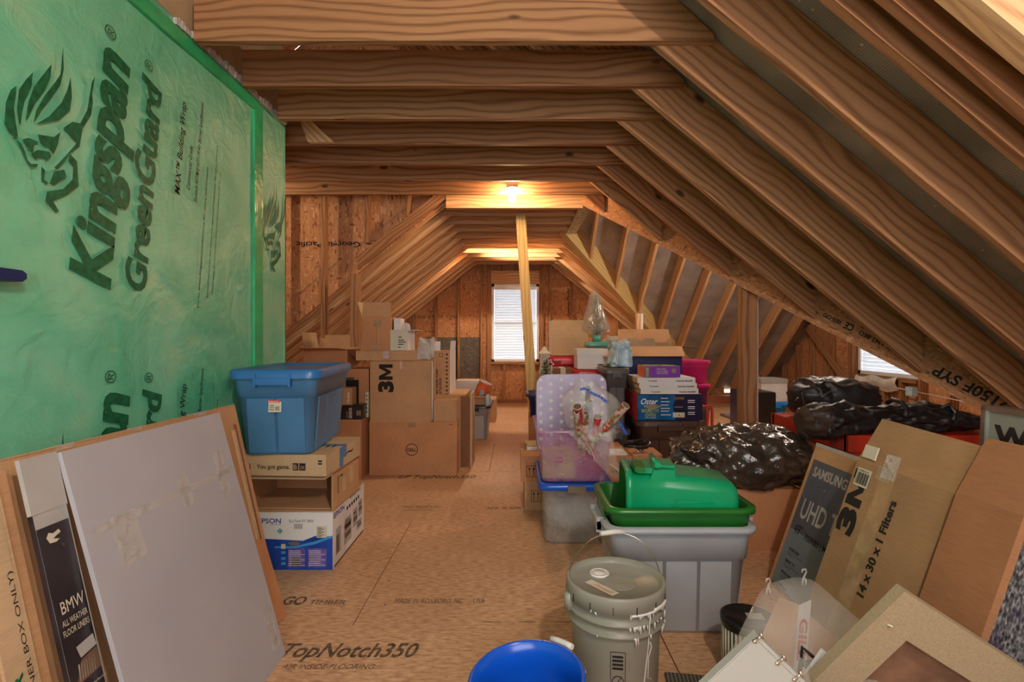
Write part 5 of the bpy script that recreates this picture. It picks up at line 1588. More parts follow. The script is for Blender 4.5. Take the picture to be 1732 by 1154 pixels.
t = clearbin('pink_bin', 'open translucent pink bin of gift wrap standing on the blue lidded bin', 'bin', .335, 3.235, .345, .212, .30, .295, 'pink_clear', .87, rim=.012)
t = thing('polka_dot_lid', 'lavender bin lid with white polka dots standing up in the pink bin', 'lid')
M2 = frame(Vector((.372, 3.47, .50)), (1, 0, .01), (0, .10, 1), (0, -1, .10))
mb = MB(M2)
def rr2(hw, y0_, y1_, r, z, n=7):
    out = []
    cy_, hd_ = (y0_ + y1_) / 2, (y1_ - y0_) / 2
    for q, (sx, sy) in enumerate(((1, 1), (-1, 1), (-1, -1), (1, -1))):
        for k in range(n + 1):
            a = math.pi / 2 * (q + k / n)
            out.append(Vector((sx * (hw - r) + r * math.cos(a), cy_ + sy * (hd_ - r) + r * math.sin(a), z)))
    return out
mb.loft([rr2(.232, -.10, .415, .07, z_) if abs(z_) < .01 else rr2(.238, -.105, .42, .075, z_) for z_ in (-.018, 0, .004)][::1], 'lavender_clear')
for i in range(7):
    for j in range(9):
        x = -.205 + i * .068; y = -.06 + j * .055 + (i % 2) * .027
        if y > .39 or abs(x) > .21: continue
        mb.flat([Vector((x + .0125 * math.cos(a), y + .0125 * math.sin(a), .0065)) for a in [k * math.pi / 7 for k in range(14)]], 'paper_white')
mb.obj('panel', t)
t = thing('gift_bag', 'lime green gift bag inside the pink bin', 'bag')
mb = MB(); mb.box(.155, .345, 3.02, 3.20, .352, .50, 'lime_bag'); mb.box(.225, .27, 3.0185, 3.02, .44, .475, 'magenta_plastic'); mb.obj('body', t)
mb = MB(); mb.text('SDI', (.229, 3.0175, .448), EX, EZ, .018, 'label_cream', width=.035); mb.obj('printed_logo', t)
t = thing('ribbon_bundle', 'red and purple wrapped bundle beside the lime bag in the pink bin', 'bundle')
blob((.43, 3.08, .415), (.075, .08, .062), 8, amp=.3, nu=30, nv=20, m='magenta_plastic').obj('body', t)
# wrapping paper rolls
rolls = [((976.5, 688), .0245, (.40, 3.10, .42), 2.80), ((990.5, 699), .0165, (.40, 3.05, .42), 2.82), ((1011, 705), .0215, (.43, 3.05, .42), 2.84), ((1058.5, 686), .0225, (.335, 3.05, .42), 2.75),
         ((998, 679), .0155, (.45, 3.2, .42), 2.96), ((975.5, 698), .0145, (.38, 3.04, .42), 2.79), ((996, 655), .0145, (.40, 3.25, .42), 3.05)]
rn = ['fat red patterned wrapping paper roll, leftmost in the clear bag', 'thin pale wrapping paper roll in the middle of the clear bag', 'red edged wrapping paper roll right of the middle in the clear bag', 'longest patterned wrapping paper roll poking out to the right',
      'thin blue patterned wrapping paper roll behind the others', 'small pale roll in front of the fat red roll', 'grey-capped roll standing highest in the clear bag']
rm = ['roll_red', 'roll_print', 'roll_red', 'roll_print', 'light_blue', 'roll_print', 'grey_dark_plastic']
for ((u_, v_), r_, foot, y_), lab, m_ in zip(rolls, rn, rm):
    top = P(u_, v_, y_); foot = Vector(foot)
    d_ = (top - foot).normalized()
    t = thing('wrapping_paper_roll', lab, 'paper roll', 'wrapping paper rolls')
    mb = MB(); mb.tube([foot, top], r_, m_, 20, caps=False)
    mb.obj('paper', t)
    mb = MB()
    e1 = d_.orthogonal().normalized(); e2 = d_.cross(e1)
    ring = lambda c, r: [c + (e1 * math.cos(2 * math.pi * k / 20) + e2 * math.sin(2 * math.pi * k / 20)) * r for k in range(20)]
    mb.loft([ring(top - d_ * .001, r_), ring(top + d_ * .001, r_), ring(top + d_ * .001, r_ - .0035)], 'label_cream', cap0=False, cap1=False)
    mb.loft([ring(top + d_ * .001, r_ - .0035), ring(top - d_ * .12, r_ - .0035)], 'roll_inside', cap0=False, cap1=True)
    mb.obj('cardboard_core', t)
# clear bag around the rolls
t = thing('clear_plastic_bag', 'crumpled clear plastic bag with a blue band around the paper rolls', 'bag')
mb = MB()
nu, nv = 40, 30
g = []
out_l = [(958, 735), (955, 715), (960, 695), (966, 675), (974, 660), (988, 647), (1006, 643), (1024, 650), (1040, 668), (1052, 690), (1061, 715), (1064, 745), (1062, 770), (1054, 800)]
for j in range(nv + 1):
    row = []
    f = j / nv
    # height runs from the bin rim up to the mouth
    hw_ = .105 + .055 * math.sin(math.pi * min(1, f * 1.1)) * 1.0
    if f > .75: hw_ *= 1 - (f - .75) * 1.9
    zc = .60 + .31 * f
    cx_ = .455 - .06 * f
    for i in range(nu):
        a = 2 * math.pi * i / nu
        k = 1 + .20 * noise.noise(Vector((math.cos(a) * 2, math.sin(a) * 2, f * 4))) + .10 * noise.noise(Vector((a * 3, f * 7, 2)))
        row.append(Vector((cx_ + hw_ * k * math.cos(a), 2.93 + .10 * k * math.sin(a) + .07 * f, zc + .02 * noise.noise(Vector((a * 2, f, 5))))))
    g.append(row)
for j in range(nv):
    for i in range(nu):
        mb.face([g[j][i], g[j][(i + 1) % nu], g[j + 1][(i + 1) % nu], g[j + 1][i]], 'bag_clear', smooth=True)
mb.obj('film', t)
mb = MB()
g = []
for j in range(19):
    f = j / 18
    row = []
    for i in range(17):
        s_ = i / 16 - .5
        w_ = .24 - .20 * f ** 1.2
        x = .40 + .16 * f + s_ * w_
        y = 2.895 + .012 * math.sin(i * 1.9 + f * 5) - .01 * f
        z = .66 - .27 * f + .02 * noise.noise(Vector((i * .7, f * 5, 1))) - .02 * abs(s_)
        row.append(Vector((x, y, z)))
    g.append(row)
for j in range(18):
    for i in range(16): mb.face([g[j][i], g[j][i + 1], g[j + 1][i + 1], g[j + 1][i]], 'bag_clear', smooth=True)
mb.obj('hanging_tail', t)
mb = MB()
def strip(pts, w, y0_=2.80, m_='blue_band'):
    for (a, b_2) in zip(pts, pts[1:]):
        pa_, pb2 = P(a[0], a[1], y0_), P(b_2[0], b_2[1], y0_)
        d_ = (pb2 - pa_).normalized(); n_ = d_.cross(Vector((0, -1, 0))).normalized() * w / 2
        mb.hexa([pa_ - n_, pb2 - n_, pa_ + n_, pb2 + n_] + [q + Vector((0, -.0015, 0)) for q in (pa_ - n_, pb2 - n_, pa_ + n_, pb2 + n_)], m_)
strip([(981, 659), (989, 657), (995, 661), (1004, 667), (1015, 671), (1027, 681)], .014)
strip([(1046, 713), (1052, 722), (1060, 735)], .014, 2.80)
for (u_, v_) in ((984, 658), (990, 658), (997, 662), (1003, 667), (1009, 669), (1015, 672), (1020, 676), (1025, 680), (1049, 718), (1054, 725)):
    mb.text('•', P(u_, v_ + 1.5, 2.797), EX, EZ, .010, 'ink_white', off=0.002)
mb.obj('printed_band', t)
mb = MB(); strip([(985, 728), (989, 735), (997, 752), (1006, 775)], .007, 2.865, 'roll_red'); strip([(984, 735), (990, 742), (1002, 765), (1006, 778)], .003, 2.864, 'label_cream'); strip([(1032, 785), (1045, 795), (1057, 810)], .006, 2.87, 'label_cream'); mb.obj('ribbon', t)

# cartons under and left of them
def arrows(x, z, y):
    def f(mb):
        for s0 in (0, .028):
            mb.patch(Vector((x + s0 + .006, y, z)), EX, EZ, .004, .045, 'ink_black')
            mb.flat([Vector((x + s0, y - .0012, z + .040)), Vector((x + s0 + .016, y - .0012, z + .040)), Vector((x + s0 + .008, y - .0012, z + .058))], 'ink_black')
        for a in ((x - .012, z - .008, .068, .003), (x - .012, z + .064, .068, .003), (x - .012, z - .008, .003, .075), (x + .054, z - .008, .003, .075)):
            mb.patch(Vector((a[0], y, a[1])), EX, EZ, a[2], a[3], 'ink_black')
    return f
def boxprint(mb):
    arrows(.085, .235, 3.52)(mb)
    mb.text('Lighting Fixtures', (.63, 3.52, .26), EX, EZ, .014, 'ink_black', width=.11)
BYC = 3.52
carton('shipping_carton', 'brown shipping carton with arrow print, lower one behind the clear bin', 'carton', .06, .76, 3.535, 3.98, 0, .190, 'card', front=arrows(.115, .065, 3.535), tape='tape_clear', seam_dir='x')
carton('shipping_carton', 'brown shipping carton with arrow print, upper one behind the clear bin', 'carton', .035, .78, 3.52, 4.0, .1935, .362, 'card_red', front=boxprint, tape='tape_clear', seam_dir='x')
t = thing('paper_stack', 'loose white papers on the upper arrow carton behind the pink bin', 'papers')
mb = MB(); mb.box(.08, .25, 3.70, 3.95, .3665, .385, 'paper_white'); mb.obj('lower_sheets', t); mb = MB(rotz(.15, 3.85, 12)); mb.box(.07, .22, 3.74, 3.92, .3855, .395, 'card_pale'); mb.obj('upper_sheets', t)
carton('white_booklet_box', 'flat white package on the arrow carton right of the pink bin', 'package', .60, .75, 3.54, 3.70, .3665, .376, 'paper_white', tape=None)
carton('orange_carton', 'orange-brown carton on the floor left of the pink bin', 'carton', .115, .30, 4.30, 4.66, 0, .50, 'card_red', tape=None)
t = tote('black_caddy', 'small black bin with a dark blue front peeking out left of the polka dot lid', 'bin', .20, 4.48, .5035, .105, .17, .19, 'navy_plastic', 'black_plastic', lid=False, ribs=0, rim=.016, band=.25, handles=True)

# chrome stem with black curved handle
t = thing('handle_stand', 'black curved handle on a chrome stem rising right of the clear bag', 'handle')
yy = 3.62
mb = MB(); mb.tube([P(1060, 748, yy), P(1072, 747, yy), P(1085, 745, yy + .02), P(1096, 746, yy + .03), P(1099, 751, yy), P(1093, 757, yy - .03), P(1080, 758, yy - .05), P(1072, 755, yy - .05), P(1060, 756, yy - .03)], .012, 'black_plastic', 10); mb.obj('handle', t)
mb = MB(); mb.tube([P(1078, 757, yy - .02), P(1082, 775, yy - .02), Vector((.87, yy - .02, .377))], .011, 'chrome', 10); mb.tube([P(1090, 755, yy), P(1081, 772, yy - .02)], .008, 'chrome', 8); mb.obj('stem', t)
mb = MB(); mb.box(.78, .98, 3.50, 3.75, 0, .376, 'card_red', g=(1, 0, 0)); solo(mb, 'plain_box', 'plain brown box under the chrome stem behind the bright green tote', 'box')

# trash bag on a carton
carton('brown_carton', 'dark brown carton under the black trash bag', 'carton', 1.02, 1.56, 2.86, 3.35, 0, .33, 'card_red', tape=None)
t = thing('trash_bag', 'big shiny black trash bag heaped on a carton beside the wooden post', 'bag')
blob((1.30, 3.12, .455), (.43, .30, .185), 5, amp=.10, nu=170, nv=100, e=.85, flat=.3345, folds=1.5, fs=3.0).obj('body', t)
blob((1.66, 3.0, .42), (.17, .14, .085), 15, amp=.2, nu=50, nv=30, folds=1.2, fs=6).obj('tied_end', t)

# paint can and mat
t = thing('paint_can', 'ribbed tin with a black lid by the clear garment bag', 'can')
cx_, cy_ = .795, 1.80
mb = MB()
prof = [(0, 0), (.082, 0), (.082, .185), (.0, .185)]
mb.lathe(prof, (cx_, cy_, 0), 'olive_dark', 40)
mb.obj('body', t)
mb = MB()
for k in range(36):
    a = 2 * math.pi * k / 36
    mb.tube([(cx_ + .0825 * math.cos(a), cy_ + .0825 * math.sin(a), .01), (cx_ + .0825 * math.cos(a), cy_ + .0825 * math.sin(a), .172)], .0034, 'label_cream', 6)
mb.obj('ribbing', t)
mb = MB(); mb.lathe([(.083, .180), (.089, .182), (.090, .203), (.083, .207), (.079, .199), (0, .199)], (cx_, cy_, 0), 'black_plastic', 40); mb.obj('lid', t)
mb = MB(frame(Vector((cx_ + .0, cy_ + .01, .2)), (1, -.1, 0), (.1, 1, 0), (0, 0, 1))); mb.box(0, .055, -.02, .02, 0, .001, 'paper_grey'); mb.obj('lid_label', t)
t = thing('mesh_mat', 'dark green mesh mat edge on the floor between bucket and tin', 'mat')
mb = MB(rotz(.6, 1.72, -8))
mb.box(.50, .66, 1.66, 1.79, .0, .012, 'olive_dark')
for i in range(12): mb.box(.505 + i * .0128, .509 + i * .0128, 1.665, 1.785, .012, .0145, 'tan_metal')
mb.obj('body', t)

# ================================================================== RIGHT FOREGROUND: BOXES LEANING TO THE RIGHT
def flow(mb, st, x, y, ang, h, m_, width=None, bold=0, off=.0015):
    a = math.radians(ang); ex = Vector((math.cos(a), math.sin(a), 0)); ey = Vector((-math.sin(a), math.cos(a), 0))
    mb.text(st, Vector((x, y, 0)), ex, ey, h, m_, width=width, bold=bold, off=off)
# TV box
M, L = lean(1.195, 1.430, .66, 2.48, left=False)
M = Matrix.Translation((0, 0, .03)) @ M
t = thing('television_box', 'slate blue Samsung television box leaning at the right', 'box')
mb = MB(M)
mb.box(0, .60, 0, L - .03, -.10, 0, {'*': 'card'}, g=(0, 1, 0)); 
mb.patch((.024, .0, 0), EX, EY, .57, L - .105, 'samsung_slate', off=.001)
mb.patch((.024, .0, 0), EX, EY, .57, .26, 'samsung_teal', off=.0016)
mb.text('SAMSUNG', (.052, L - .178, 0), EX, EY, .043, 'paper_grey', width=.245, bold=.03, off=.002)
mb.text('UHD TV', (.060, L - .375, 0), EX, EY, .088, 'paper_grey', width=.32, bold=.018, off=.002)
mb.text('49"', (.060, L - .452, 0), EX, EY, .045, 'ink_black', width=.062, off=.003)
mb.text('CLASS', (.128, L - .425, 0), EX, EY, .008, 'ink_black', width=.022, off=.003)
mb.text('7SERIES | MU7000', (.150, L - .452, 0), EX, EY, .026, 'ink_black', width=.25, bold=.01, off=.003)
for i, s_ in enumerate(('4K RESOLUTION', 'SMART TV', 'MOTION RATE', '3 HDMI Inputs')):
    y = L - .53 - i * .055
    mb.text(s_, (.075, y, 0), EX, EY, .012, 'ink_black', width=.08, bold=.03, off=.003)
    mb.text('detail you can see in every scene', (.075, y - .013, 0), EX, EY, .007, 'ink_black', width=.12, off=.003); mb.text('and colour too', (.075, y - .023, 0), EX, EY, .007, 'ink_black', width=.06, off=.003)
mb.text('-  -1', (.125, L - .225, 0), EX, EY, .012, 'paper_grey', width=.05, off=.002)
mb.obj('body', t)
mb = MB(M); mb.box(0, .60, L - .045, L - .028, -.101, .0012, 'paper_grey'); mb.obj('packing_tape', t)

# 3M filter box
M, L = lean(.970, 1.226, .724, 1.86, left=False)
M = Matrix.Translation((0, 0, .05)) @ M
t = thing('filter_carton', 'tall brown 3M filters carton leaning in front of the television box, flap raised', 'carton')
mb = MB(M)
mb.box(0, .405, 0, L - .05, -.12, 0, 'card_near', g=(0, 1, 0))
mb.patch((.125, .0, 0), EX, EY, .072, L - .05, 'tape', off=.0008)
LT = L - .05
mb.text('3M', (.090, LT - .255, 0), EY, -EX, .078, 'ink_black', width=.225, bold=.035, off=.0016)
mb.text('14 x 30 x 1 Filters', (.232, LT - .40, 0), EY, -EX, .030, 'ink_black', width=.315, bold=.035, off=.0016)
mb.patch((.022, LT - .085, 0), EX, EY, .070, .062, 'label_cream', off=.003)
for i in range(12): mb.patch((.028 + i * .0048, LT - .078, 0), EX, EY, .0022 + .001 * (i % 3), .040, 'ink_black', off=.0036)
mb.text('ROSEVILLE', (.030, LT - .034, 0), EX, EY, .006, 'ink_black', width=.05, bold=.02, off=.0036)
for i in range(9): mb.patch((.110, LT + .002 - .005 * i, 0), EX, EY, .065, .0012, 'label_cream', off=.002)
mb.obj('body', t)
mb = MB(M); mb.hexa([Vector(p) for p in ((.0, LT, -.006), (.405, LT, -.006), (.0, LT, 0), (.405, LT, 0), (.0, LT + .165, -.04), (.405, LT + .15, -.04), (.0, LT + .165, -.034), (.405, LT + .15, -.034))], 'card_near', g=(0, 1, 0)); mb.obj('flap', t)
mb = MB(M); mb.box(.02, .085, LT + .015, LT + .06, .0, .004, 'label_cream'); mb.obj('shipping_label', t)
mb = MB(M); mb.box(.13, .19, LT - .03, LT + .05, .001, .003, 'tape_clear'); mb.obj('packing_tape', t)

# plain carton
M, L = lean(.955, 1.215, .735, 1.43, left=False)
M = Matrix.Translation((0, 0, .05)) @ M
t = thing('plain_carton', 'plain reddish brown carton with a raised flap, right of the 3M filters carton', 'carton')
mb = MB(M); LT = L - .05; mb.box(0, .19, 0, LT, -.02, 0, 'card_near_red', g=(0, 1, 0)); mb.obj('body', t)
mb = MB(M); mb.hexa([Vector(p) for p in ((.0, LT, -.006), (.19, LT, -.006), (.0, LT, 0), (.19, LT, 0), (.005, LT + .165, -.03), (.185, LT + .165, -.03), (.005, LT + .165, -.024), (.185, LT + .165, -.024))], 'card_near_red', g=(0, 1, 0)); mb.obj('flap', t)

# picture box with winter forest
M, L = lean(1.115, 1.350, .74, 1.50, left=False)
M = Matrix.Translation((0, 0, .03)) @ M
t = thing('framed_print', 'box with a snowy forest picture in the bottom right corner', 'box')
mb = MB(M); mb.box(0, .66, 0, L - .02, -.05, 0, 'olive_dark')
mb.patch((.0, .0, 0), EX, EY, .66, L - .13, 'winter_forest_print', off=.001)
mb.text('Ultra clear picture with', (.34, L - .075, 0), EX, EY, .008, 'paper_grey', width=.14, off=.002)
mb.text('rich detail all around', (.34, L - .09, 0), EX, EY, .008, 'paper_grey', width=.12, off=.002)
mb.obj('body', t)

# sign
t = thing('metal_sign', 'grey metal sign beginning We behind the cartons at the right edge', 'sign')
M, L = lean(1.40, 1.450, .945, 1.62, left=False)
mb = MB(M); mb.box(0, .62, 0, L, -.05, 0, 'grey_green_metal')
mb.text('Weber', (.030, L - .110, 0), EX, EY, .058, 'dark_print', width=.29, bold=.05, off=.001)
mb.text('barbecue', (.065, L - .152, 0), EX, EY, .015, 'dark_print', width=.10, bold=.02, off=.001)
mb.obj('panel', t)
mb = MB(M)
for a in ((-.012, .632, L - .012, L + .004), (-.012, .004, 0, L)): mb.box(a[0], a[1], a[2], a[3], -.055, .006, 'steel')
mb.obj('rim', t)

# wood fibre frame
t = thing('wooden_frame', 'bare fibreboard frame with a brown backing in the bottom right foreground', 'frame')
O = P(1530, 1001, 1.06)
ex = Vector((.82, .10, -.53)).normalized(); ey = Vector((.55, -.22, .80)); ey = (ey - ex * ey.dot(ex)).normalized()
M = frame(O, ex, ey, ex.cross(ey))
mb = MB(M)
w_, l1, l2, th = .085, .47, .42, .024
def bar(pts):
    R0 = [Vector((x, y, -th)) for x, y in pts]; R1 = [Vector((x, y, 0)) for x, y in pts]
    q = MB(M); q.face(R1, 'mdf'); q.face(R0[::-1], 'mdf')
    for i in range(4): q.face([R0[i], R0[(i + 1) % 4], R1[(i + 1) % 4], R1[i]], 'mdf')
    return q
bar([(0, 0), (l1, 0), (l1 - w_, -w_), (w_, -w_)]).obj('rail', t)
bar([(0, 0), (w_, -w_), (w_, -l2 + w_), (0, -l2)]).obj('rail', t)
bar([(l1, 0), (l1, -l2), (l1 - w_, -l2 + w_), (l1 - w_, -w_)]).obj('rail', t)
bar([(0, -l2), (w_, -l2 + w_), (l1 - w_, -l2 + w_), (l1, -l2)]).obj('rail', t)
mb = MB(M); mb.box(w_ - .01, l1 - w_ + .01, -l2 + w_ - .01, -w_ + .01, -th - .004, -th + .002, 'mdf_back'); mb.obj('backing', t)
mb = MB(M); mb.tube([(.025, -.078, .001), (.030, -.074, .006), (.034, -.080, .001)], .002, 'label_cream', 6); mb.obj('staple', t)

# garment bag with a fragile box inside
t = thing('fragile_box', 'tan box with red and white FRAGILE tape inside the clear garment bag', 'box')
O = P(1347, 1021, 1.36)
ex = (P(1442, 1104, 1.40) - O).normalized(); ez_ = Vector((-.15, -.85, .50)); ez_ = (ez_ - ex * ez_.dot(ex)).normalized()
ey = ez_.cross(ex)
M = frame(O, ex, ey, ez_)
mb = MB(M)
mb.box(0, .34, -.36, 0, -.055, 0, {'*': 'card', 'b': 'card_red'}, g=(1, 0, 0)); mb.obj('body', t)
mb = MB(M)
dn = Vector((.42, -.9, 0)).normalized(); sd_ = Vector((.9, .42, 0)).normalized()
T0 = Vector((.008, 0, .001))
mb.face([T0, T0 + sd_ * .042 + dn * -.019, T0 + sd_ * .042 + dn * .26, T0 + dn * .26], 'paper_white')
mb.box(.008, .054, .0, .0012, -.055, .0008, 'paper_white')
mb.text('GILE', T0 + sd_ * .008 + dn * .03, dn, sd_, .026, 'ink_red', width=.10, bold=.03)
mb.text('FRA', (.016, .0015, -.050), EZ, EX, .026, 'ink_red', width=.05, bold=.03)
mb.obj('warning_tape', t)
t = thing('garment_bag', 'frosted clear garment bag with hooks leaning in the bottom foreground', 'bag')
mb = MB()
ol = [(1285, 1001), (1300, 988), (1320, 981), (1340, 977), (1353, 977), (1372, 981), (1386, 990), (1410, 1012), (1440, 1038), (1472, 1064), (1500, 1090), (1470, 1200), (1360, 1260), (1200, 1240), (1188, 1154), (1212, 1130), (1240, 1090), (1262, 1046)]
yb_ = lambda v: 1.40 - (v - 977) * .00095
front = [P(u_, v_, yb_(v_) - .09 + (.04 if v_ < 1000 else 0)) for u_, v_ in ol]; back = [P(u_ + 2, v_, yb_(v_) + .02) for u_, v_ in ol]
cf = sum(front, Vector()) / len(front) + Vector((0, -.02, 0)); cb = sum(back, Vector()) / len(back)
n_ = len(ol)
rings_f = []
for k in range(6):
    s_ = k / 5
    rings_f.append([p.lerp(cf, s_ * .98) + Vector((0, -.012 * math.sin(math.pi * s_) + .006 * noise.noise(p * 9 + Vector((s_ * 4, 0, 0))), 0)) for p in front])
mb.loft([back] + rings_f, 'bag_film', cap0=False, cap1=True)
mb.obj('film', t)
for u_, v_ in ((1299, 990), (1360, 974)):
    mb = MB(); p = P(u_, v_ , 1.29)
    mb.tube([p + Vector((-0.0050, 0.0000, 0.0074)), p + Vector((-0.0037, 0.0000, 0.0149)), p + Vector((0.0037, 0.0000, 0.0161)), p + Vector((0.0056, 0.0000, 0.0087)), p + Vector((0.0000, 0.0000, -0.0025)), p + Vector((-0.0037, 0.0000, -0.0124)), p + Vector((-0.0025, 0.0000, -0.0236)), p + Vector((0.0037, 0.0000, -0.0248)), p + Vector((0.0050, 0.0000, -0.0149)), p + Vector((0.0012, 0.0000, -0.0050))], .0024, 'bag_film', 8); mb.obj('hook', t)
t = thing('black_hanger', 'black plastic bracket and clip lying against the garment bag', 'bracket')
yy = 1.17
mb = MB(); mb.tube([P(1350, 1146, yy), P(1354, 1125, yy), P(1357, 1095, yy), P(1380, 1116, yy), P(1412, 1146, yy)], .0045, 'black_plastic', 8, smooth=False); mb.obj('arm', t)
mb = MB(); p = P(1364, 1122, yy + .01)
for dx_, dz_ in ((0, 0), (.007, .004), (-.006, -.003), (.002, -.009)): mb.lathe([(0, -.004), (.005, -.003), (.005, .004), (0, .005)], p + Vector((dx_, 0, dz_)), 'black_plastic', 10)
mb.obj('clip', t)
t = thing('white_package', 'white and blue packet in clear film beside the fragile box', 'packet')
p0_, ex_, ey_ = P(1383, 1160, 1.13), Vector((.55, 0, -.45)).normalized(), Vector((-.15, 0, .95))
M2 = frame(P(1392, 1100, 1.15), (.82, .0, -.57), (.57, 0, .82), (0, -1, 0))
mb = MB(M2); mb.box(0, .11, -.07, 0, -.008, 0, 'paper_white'); mb.patch((.002, -.035, 0), EX, EY, .106, .012, 'light_blue', off=.001); mb.text('DHL', (.02, -.018, 0), EX, EY, .008, 'ink_floor', width=.02); mb.obj('body', t)

# white tote bag with brass clasps
t = thing('white_canvas_case', 'off-white flat case with brass clasps at the bottom edge of the view', 'case')
O = P(1281, 1075, 1.01)
ex = Vector((.72, .0, -.70)).normalized(); ey = Vector((.62, -.06, .70)); ey = (ey - ex * ey.dot(ex)).normalized()
M = frame(O, ex, ey, ex.cross(ey))
mb = MB(M); mb.box(0, .32, -.34, 0, -.018, 0, 'paper_grey'); mb.box(.002, .318, -.338, -.002, 0, .0015, 'canvas_white'); mb.obj('body', t)
mb = MB(M)
for i in range(50): mb.box(.01 + i * .006, .013 + i * .006, -.0075, -.0065, .0015, .0022, 'ink_floor')
mb.obj('stitching', t)
for x in (.0, .060, .105):
    mb = MB(M)
    for a_, b_2 in (((x + .002, .006, .004), (x + .002, -.006, .006)), ((x - .002, .008, .003), (x + .008, .004, .006)), ((x, -.004, .004), (x + .007, -.012, .003))):
        mb.tube([a_, b_2], .0022, 'chrome', 8)
    mb.lathe([(0, 0), (.004, .001), (.004, .004), (0, .006)], (x + .003, -.012, 0), 'chrome', 12); mb.obj('clasp', t)

# ================================================================== MIDDLE RIGHT PILE
t = tote('brown_tote', 'dark brown plastic tote under the roaster oven box', 'tote', 1.235, 4.46, 0, .245, .27, .495, 'brown_plastic', lid=True, ribs=4, ribs_side=3, lidh=.03)
def oster(mb):
    y = 4.20
    q = lambda x, z: Vector((x, y, z))
    mb.patch(q(.975, .503), EX, EZ, .30, .200, 'oster_blue')
    mb.text('Oster', (1.000, y, .628), EX, EZ, .045, 'ink_white', width=.135, bold=.015, shear=.35, off=.002)
    mb.flat([Vector((1.09 + .075 * math.cos(a) * (.8 + .3 * math.sin(3 * a)), y - .0015, .603 + .022 * math.sin(a))) for a in [k * math.pi / 9 for k in range(18)]], 'tan_metal')
    mb.text('ROASTER', (1.005, y, .563), EX, EZ, .026, 'lime_bag', width=.145, bold=.04, off=.002)
    mb.text('OVEN', (1.035, y, .530), EX, EZ, .026, 'lime_bag', width=.085, bold=.04, off=.002)
    mb.text('HORNO ASADOR', (1.03, y, .516), EX, EZ, .009, 'ink_white', width=.09, off=.002)
    for i, (w, z) in enumerate(((.055, .672), (.07, .645), (.06, .618), (.07, .592), (.065, .570), (.08, .54))): mb.patch(q(1.16, z), EX, EZ, w, .006, 'ink_white', off=.002)
    mb.flat([q(1.26, .565) + Vector((0, -.002, 0)), q(1.345, .565) + Vector((0, -.002, 0)), q(1.345, .62) + Vector((0, -.002, 0)), q(1.335, .655) + Vector((0, -.002, 0)), q(1.27, .655) + Vector((0, -.002, 0)), q(1.255, .62) + Vector((0, -.002, 0))], 'black_plastic')
    mb.patch(q(1.255, .522), EX, EZ, .095, .040, 'label_cream', off=.002); mb.patch(q(1.26, .665), EX, EZ, .085, .02, 'roll_inside', off=.002)
    mb.patch(q(1.265, .60), EX, EZ, .07, .01, 'epson_violet', off=.003)
    mb.patch(q(1.30, .535), EX, EZ, .008, .01, 'black_plastic', off=.003)
    for i, z in enumerate((.655, .640, .605, .590, .56, .545)): mb.patch(q(1.375, z), EX, EZ, .055, .006, 'ink_white', off=.002)
carton('roaster_oven_box', 'dark blue Oster roaster oven box on the brown tote', 'box', .972, 1.492, 4.20, 4.66, .4985, .706, {'*': 'oster_dark', 'l': 'roll_red', 'u': 'card_dark'}, front=oster, tape=None)
for i in range(3):
    dx = (.02, .008, -.005)[i]
    z = .7105 + i * .0435
    lab = ('lowest', 'middle', 'topmost')[i]
    def ps(mb, z=z, dx=dx):
        mb.text('Frameable', (1.06 + dx, 4.185, z + .012), EX, EZ, .012, 'ink_black', width=.07, bold=.02)
        mb.text('American Standard', (1.28 + dx, 4.185, z + .012), EX, EZ, .013, 'ink_black', width=.13, bold=.03)
        mb.patch(Vector((1.40 + dx, 4.185, z + .014)), EX, EZ, .008, .010, 'ink_red', off=.002)
    carton('flat_white_box', 'flat white box on the roaster box, %s of three' % lab, 'box', .975 + dx, 1.435 + dx, 4.185, 4.60, z, z + .040, {'*': 'paper_white', 'l': 'card_pale'}, front=ps, tape=None, group='flat white boxes on the roaster box')
def pz(mb):
    y = 4.19
    mb.text('Sweet, sweet', (1.125, y, .905), EX, EZ, .012, 'label_cream', width=.07, bold=.02); mb.text('to-grow goodies.', (1.125, y, .888), EX, EZ, .012, 'label_cream', width=.09, bold=.02); mb.text('Feels with Prime.', (1.125, y, .871), EX, EZ, .012, 'label_cream', width=.09, bold=.02)
    mb.patch(Vector((1.245, y, .878)), EX, EZ, .032, .034, 'tan_metal'); mb.patch(Vector((1.035, y, .845)), EX, EZ, .025, .075, 'lime_bag'); mb.text('5', (1.085, y, .885), EX, EZ, .03, 'magenta_plastic', width=.018)
t = carton('snack_box', 'purple printed box on the flat white boxes', 'box', 1.025, 1.312, 4.19, 4.42, .8445, .930, {'*': 'purple_print', 'l': 'orange_plastic', 'u': 'lime_bag'}, front=pz, tape=None, rot=0)
mb = MB()
for i in range(26):
    x = 1.03 + random.random() * .26; y = 4.20 + random.random() * .20
    mb.box(x, x + .02, y, y + .02, .9335, .9345, random.choice(['dark_print', 'orange_plastic', 'ink_green', 'label_cream', 'purple_print']))
mb.obj('printed_top', t)
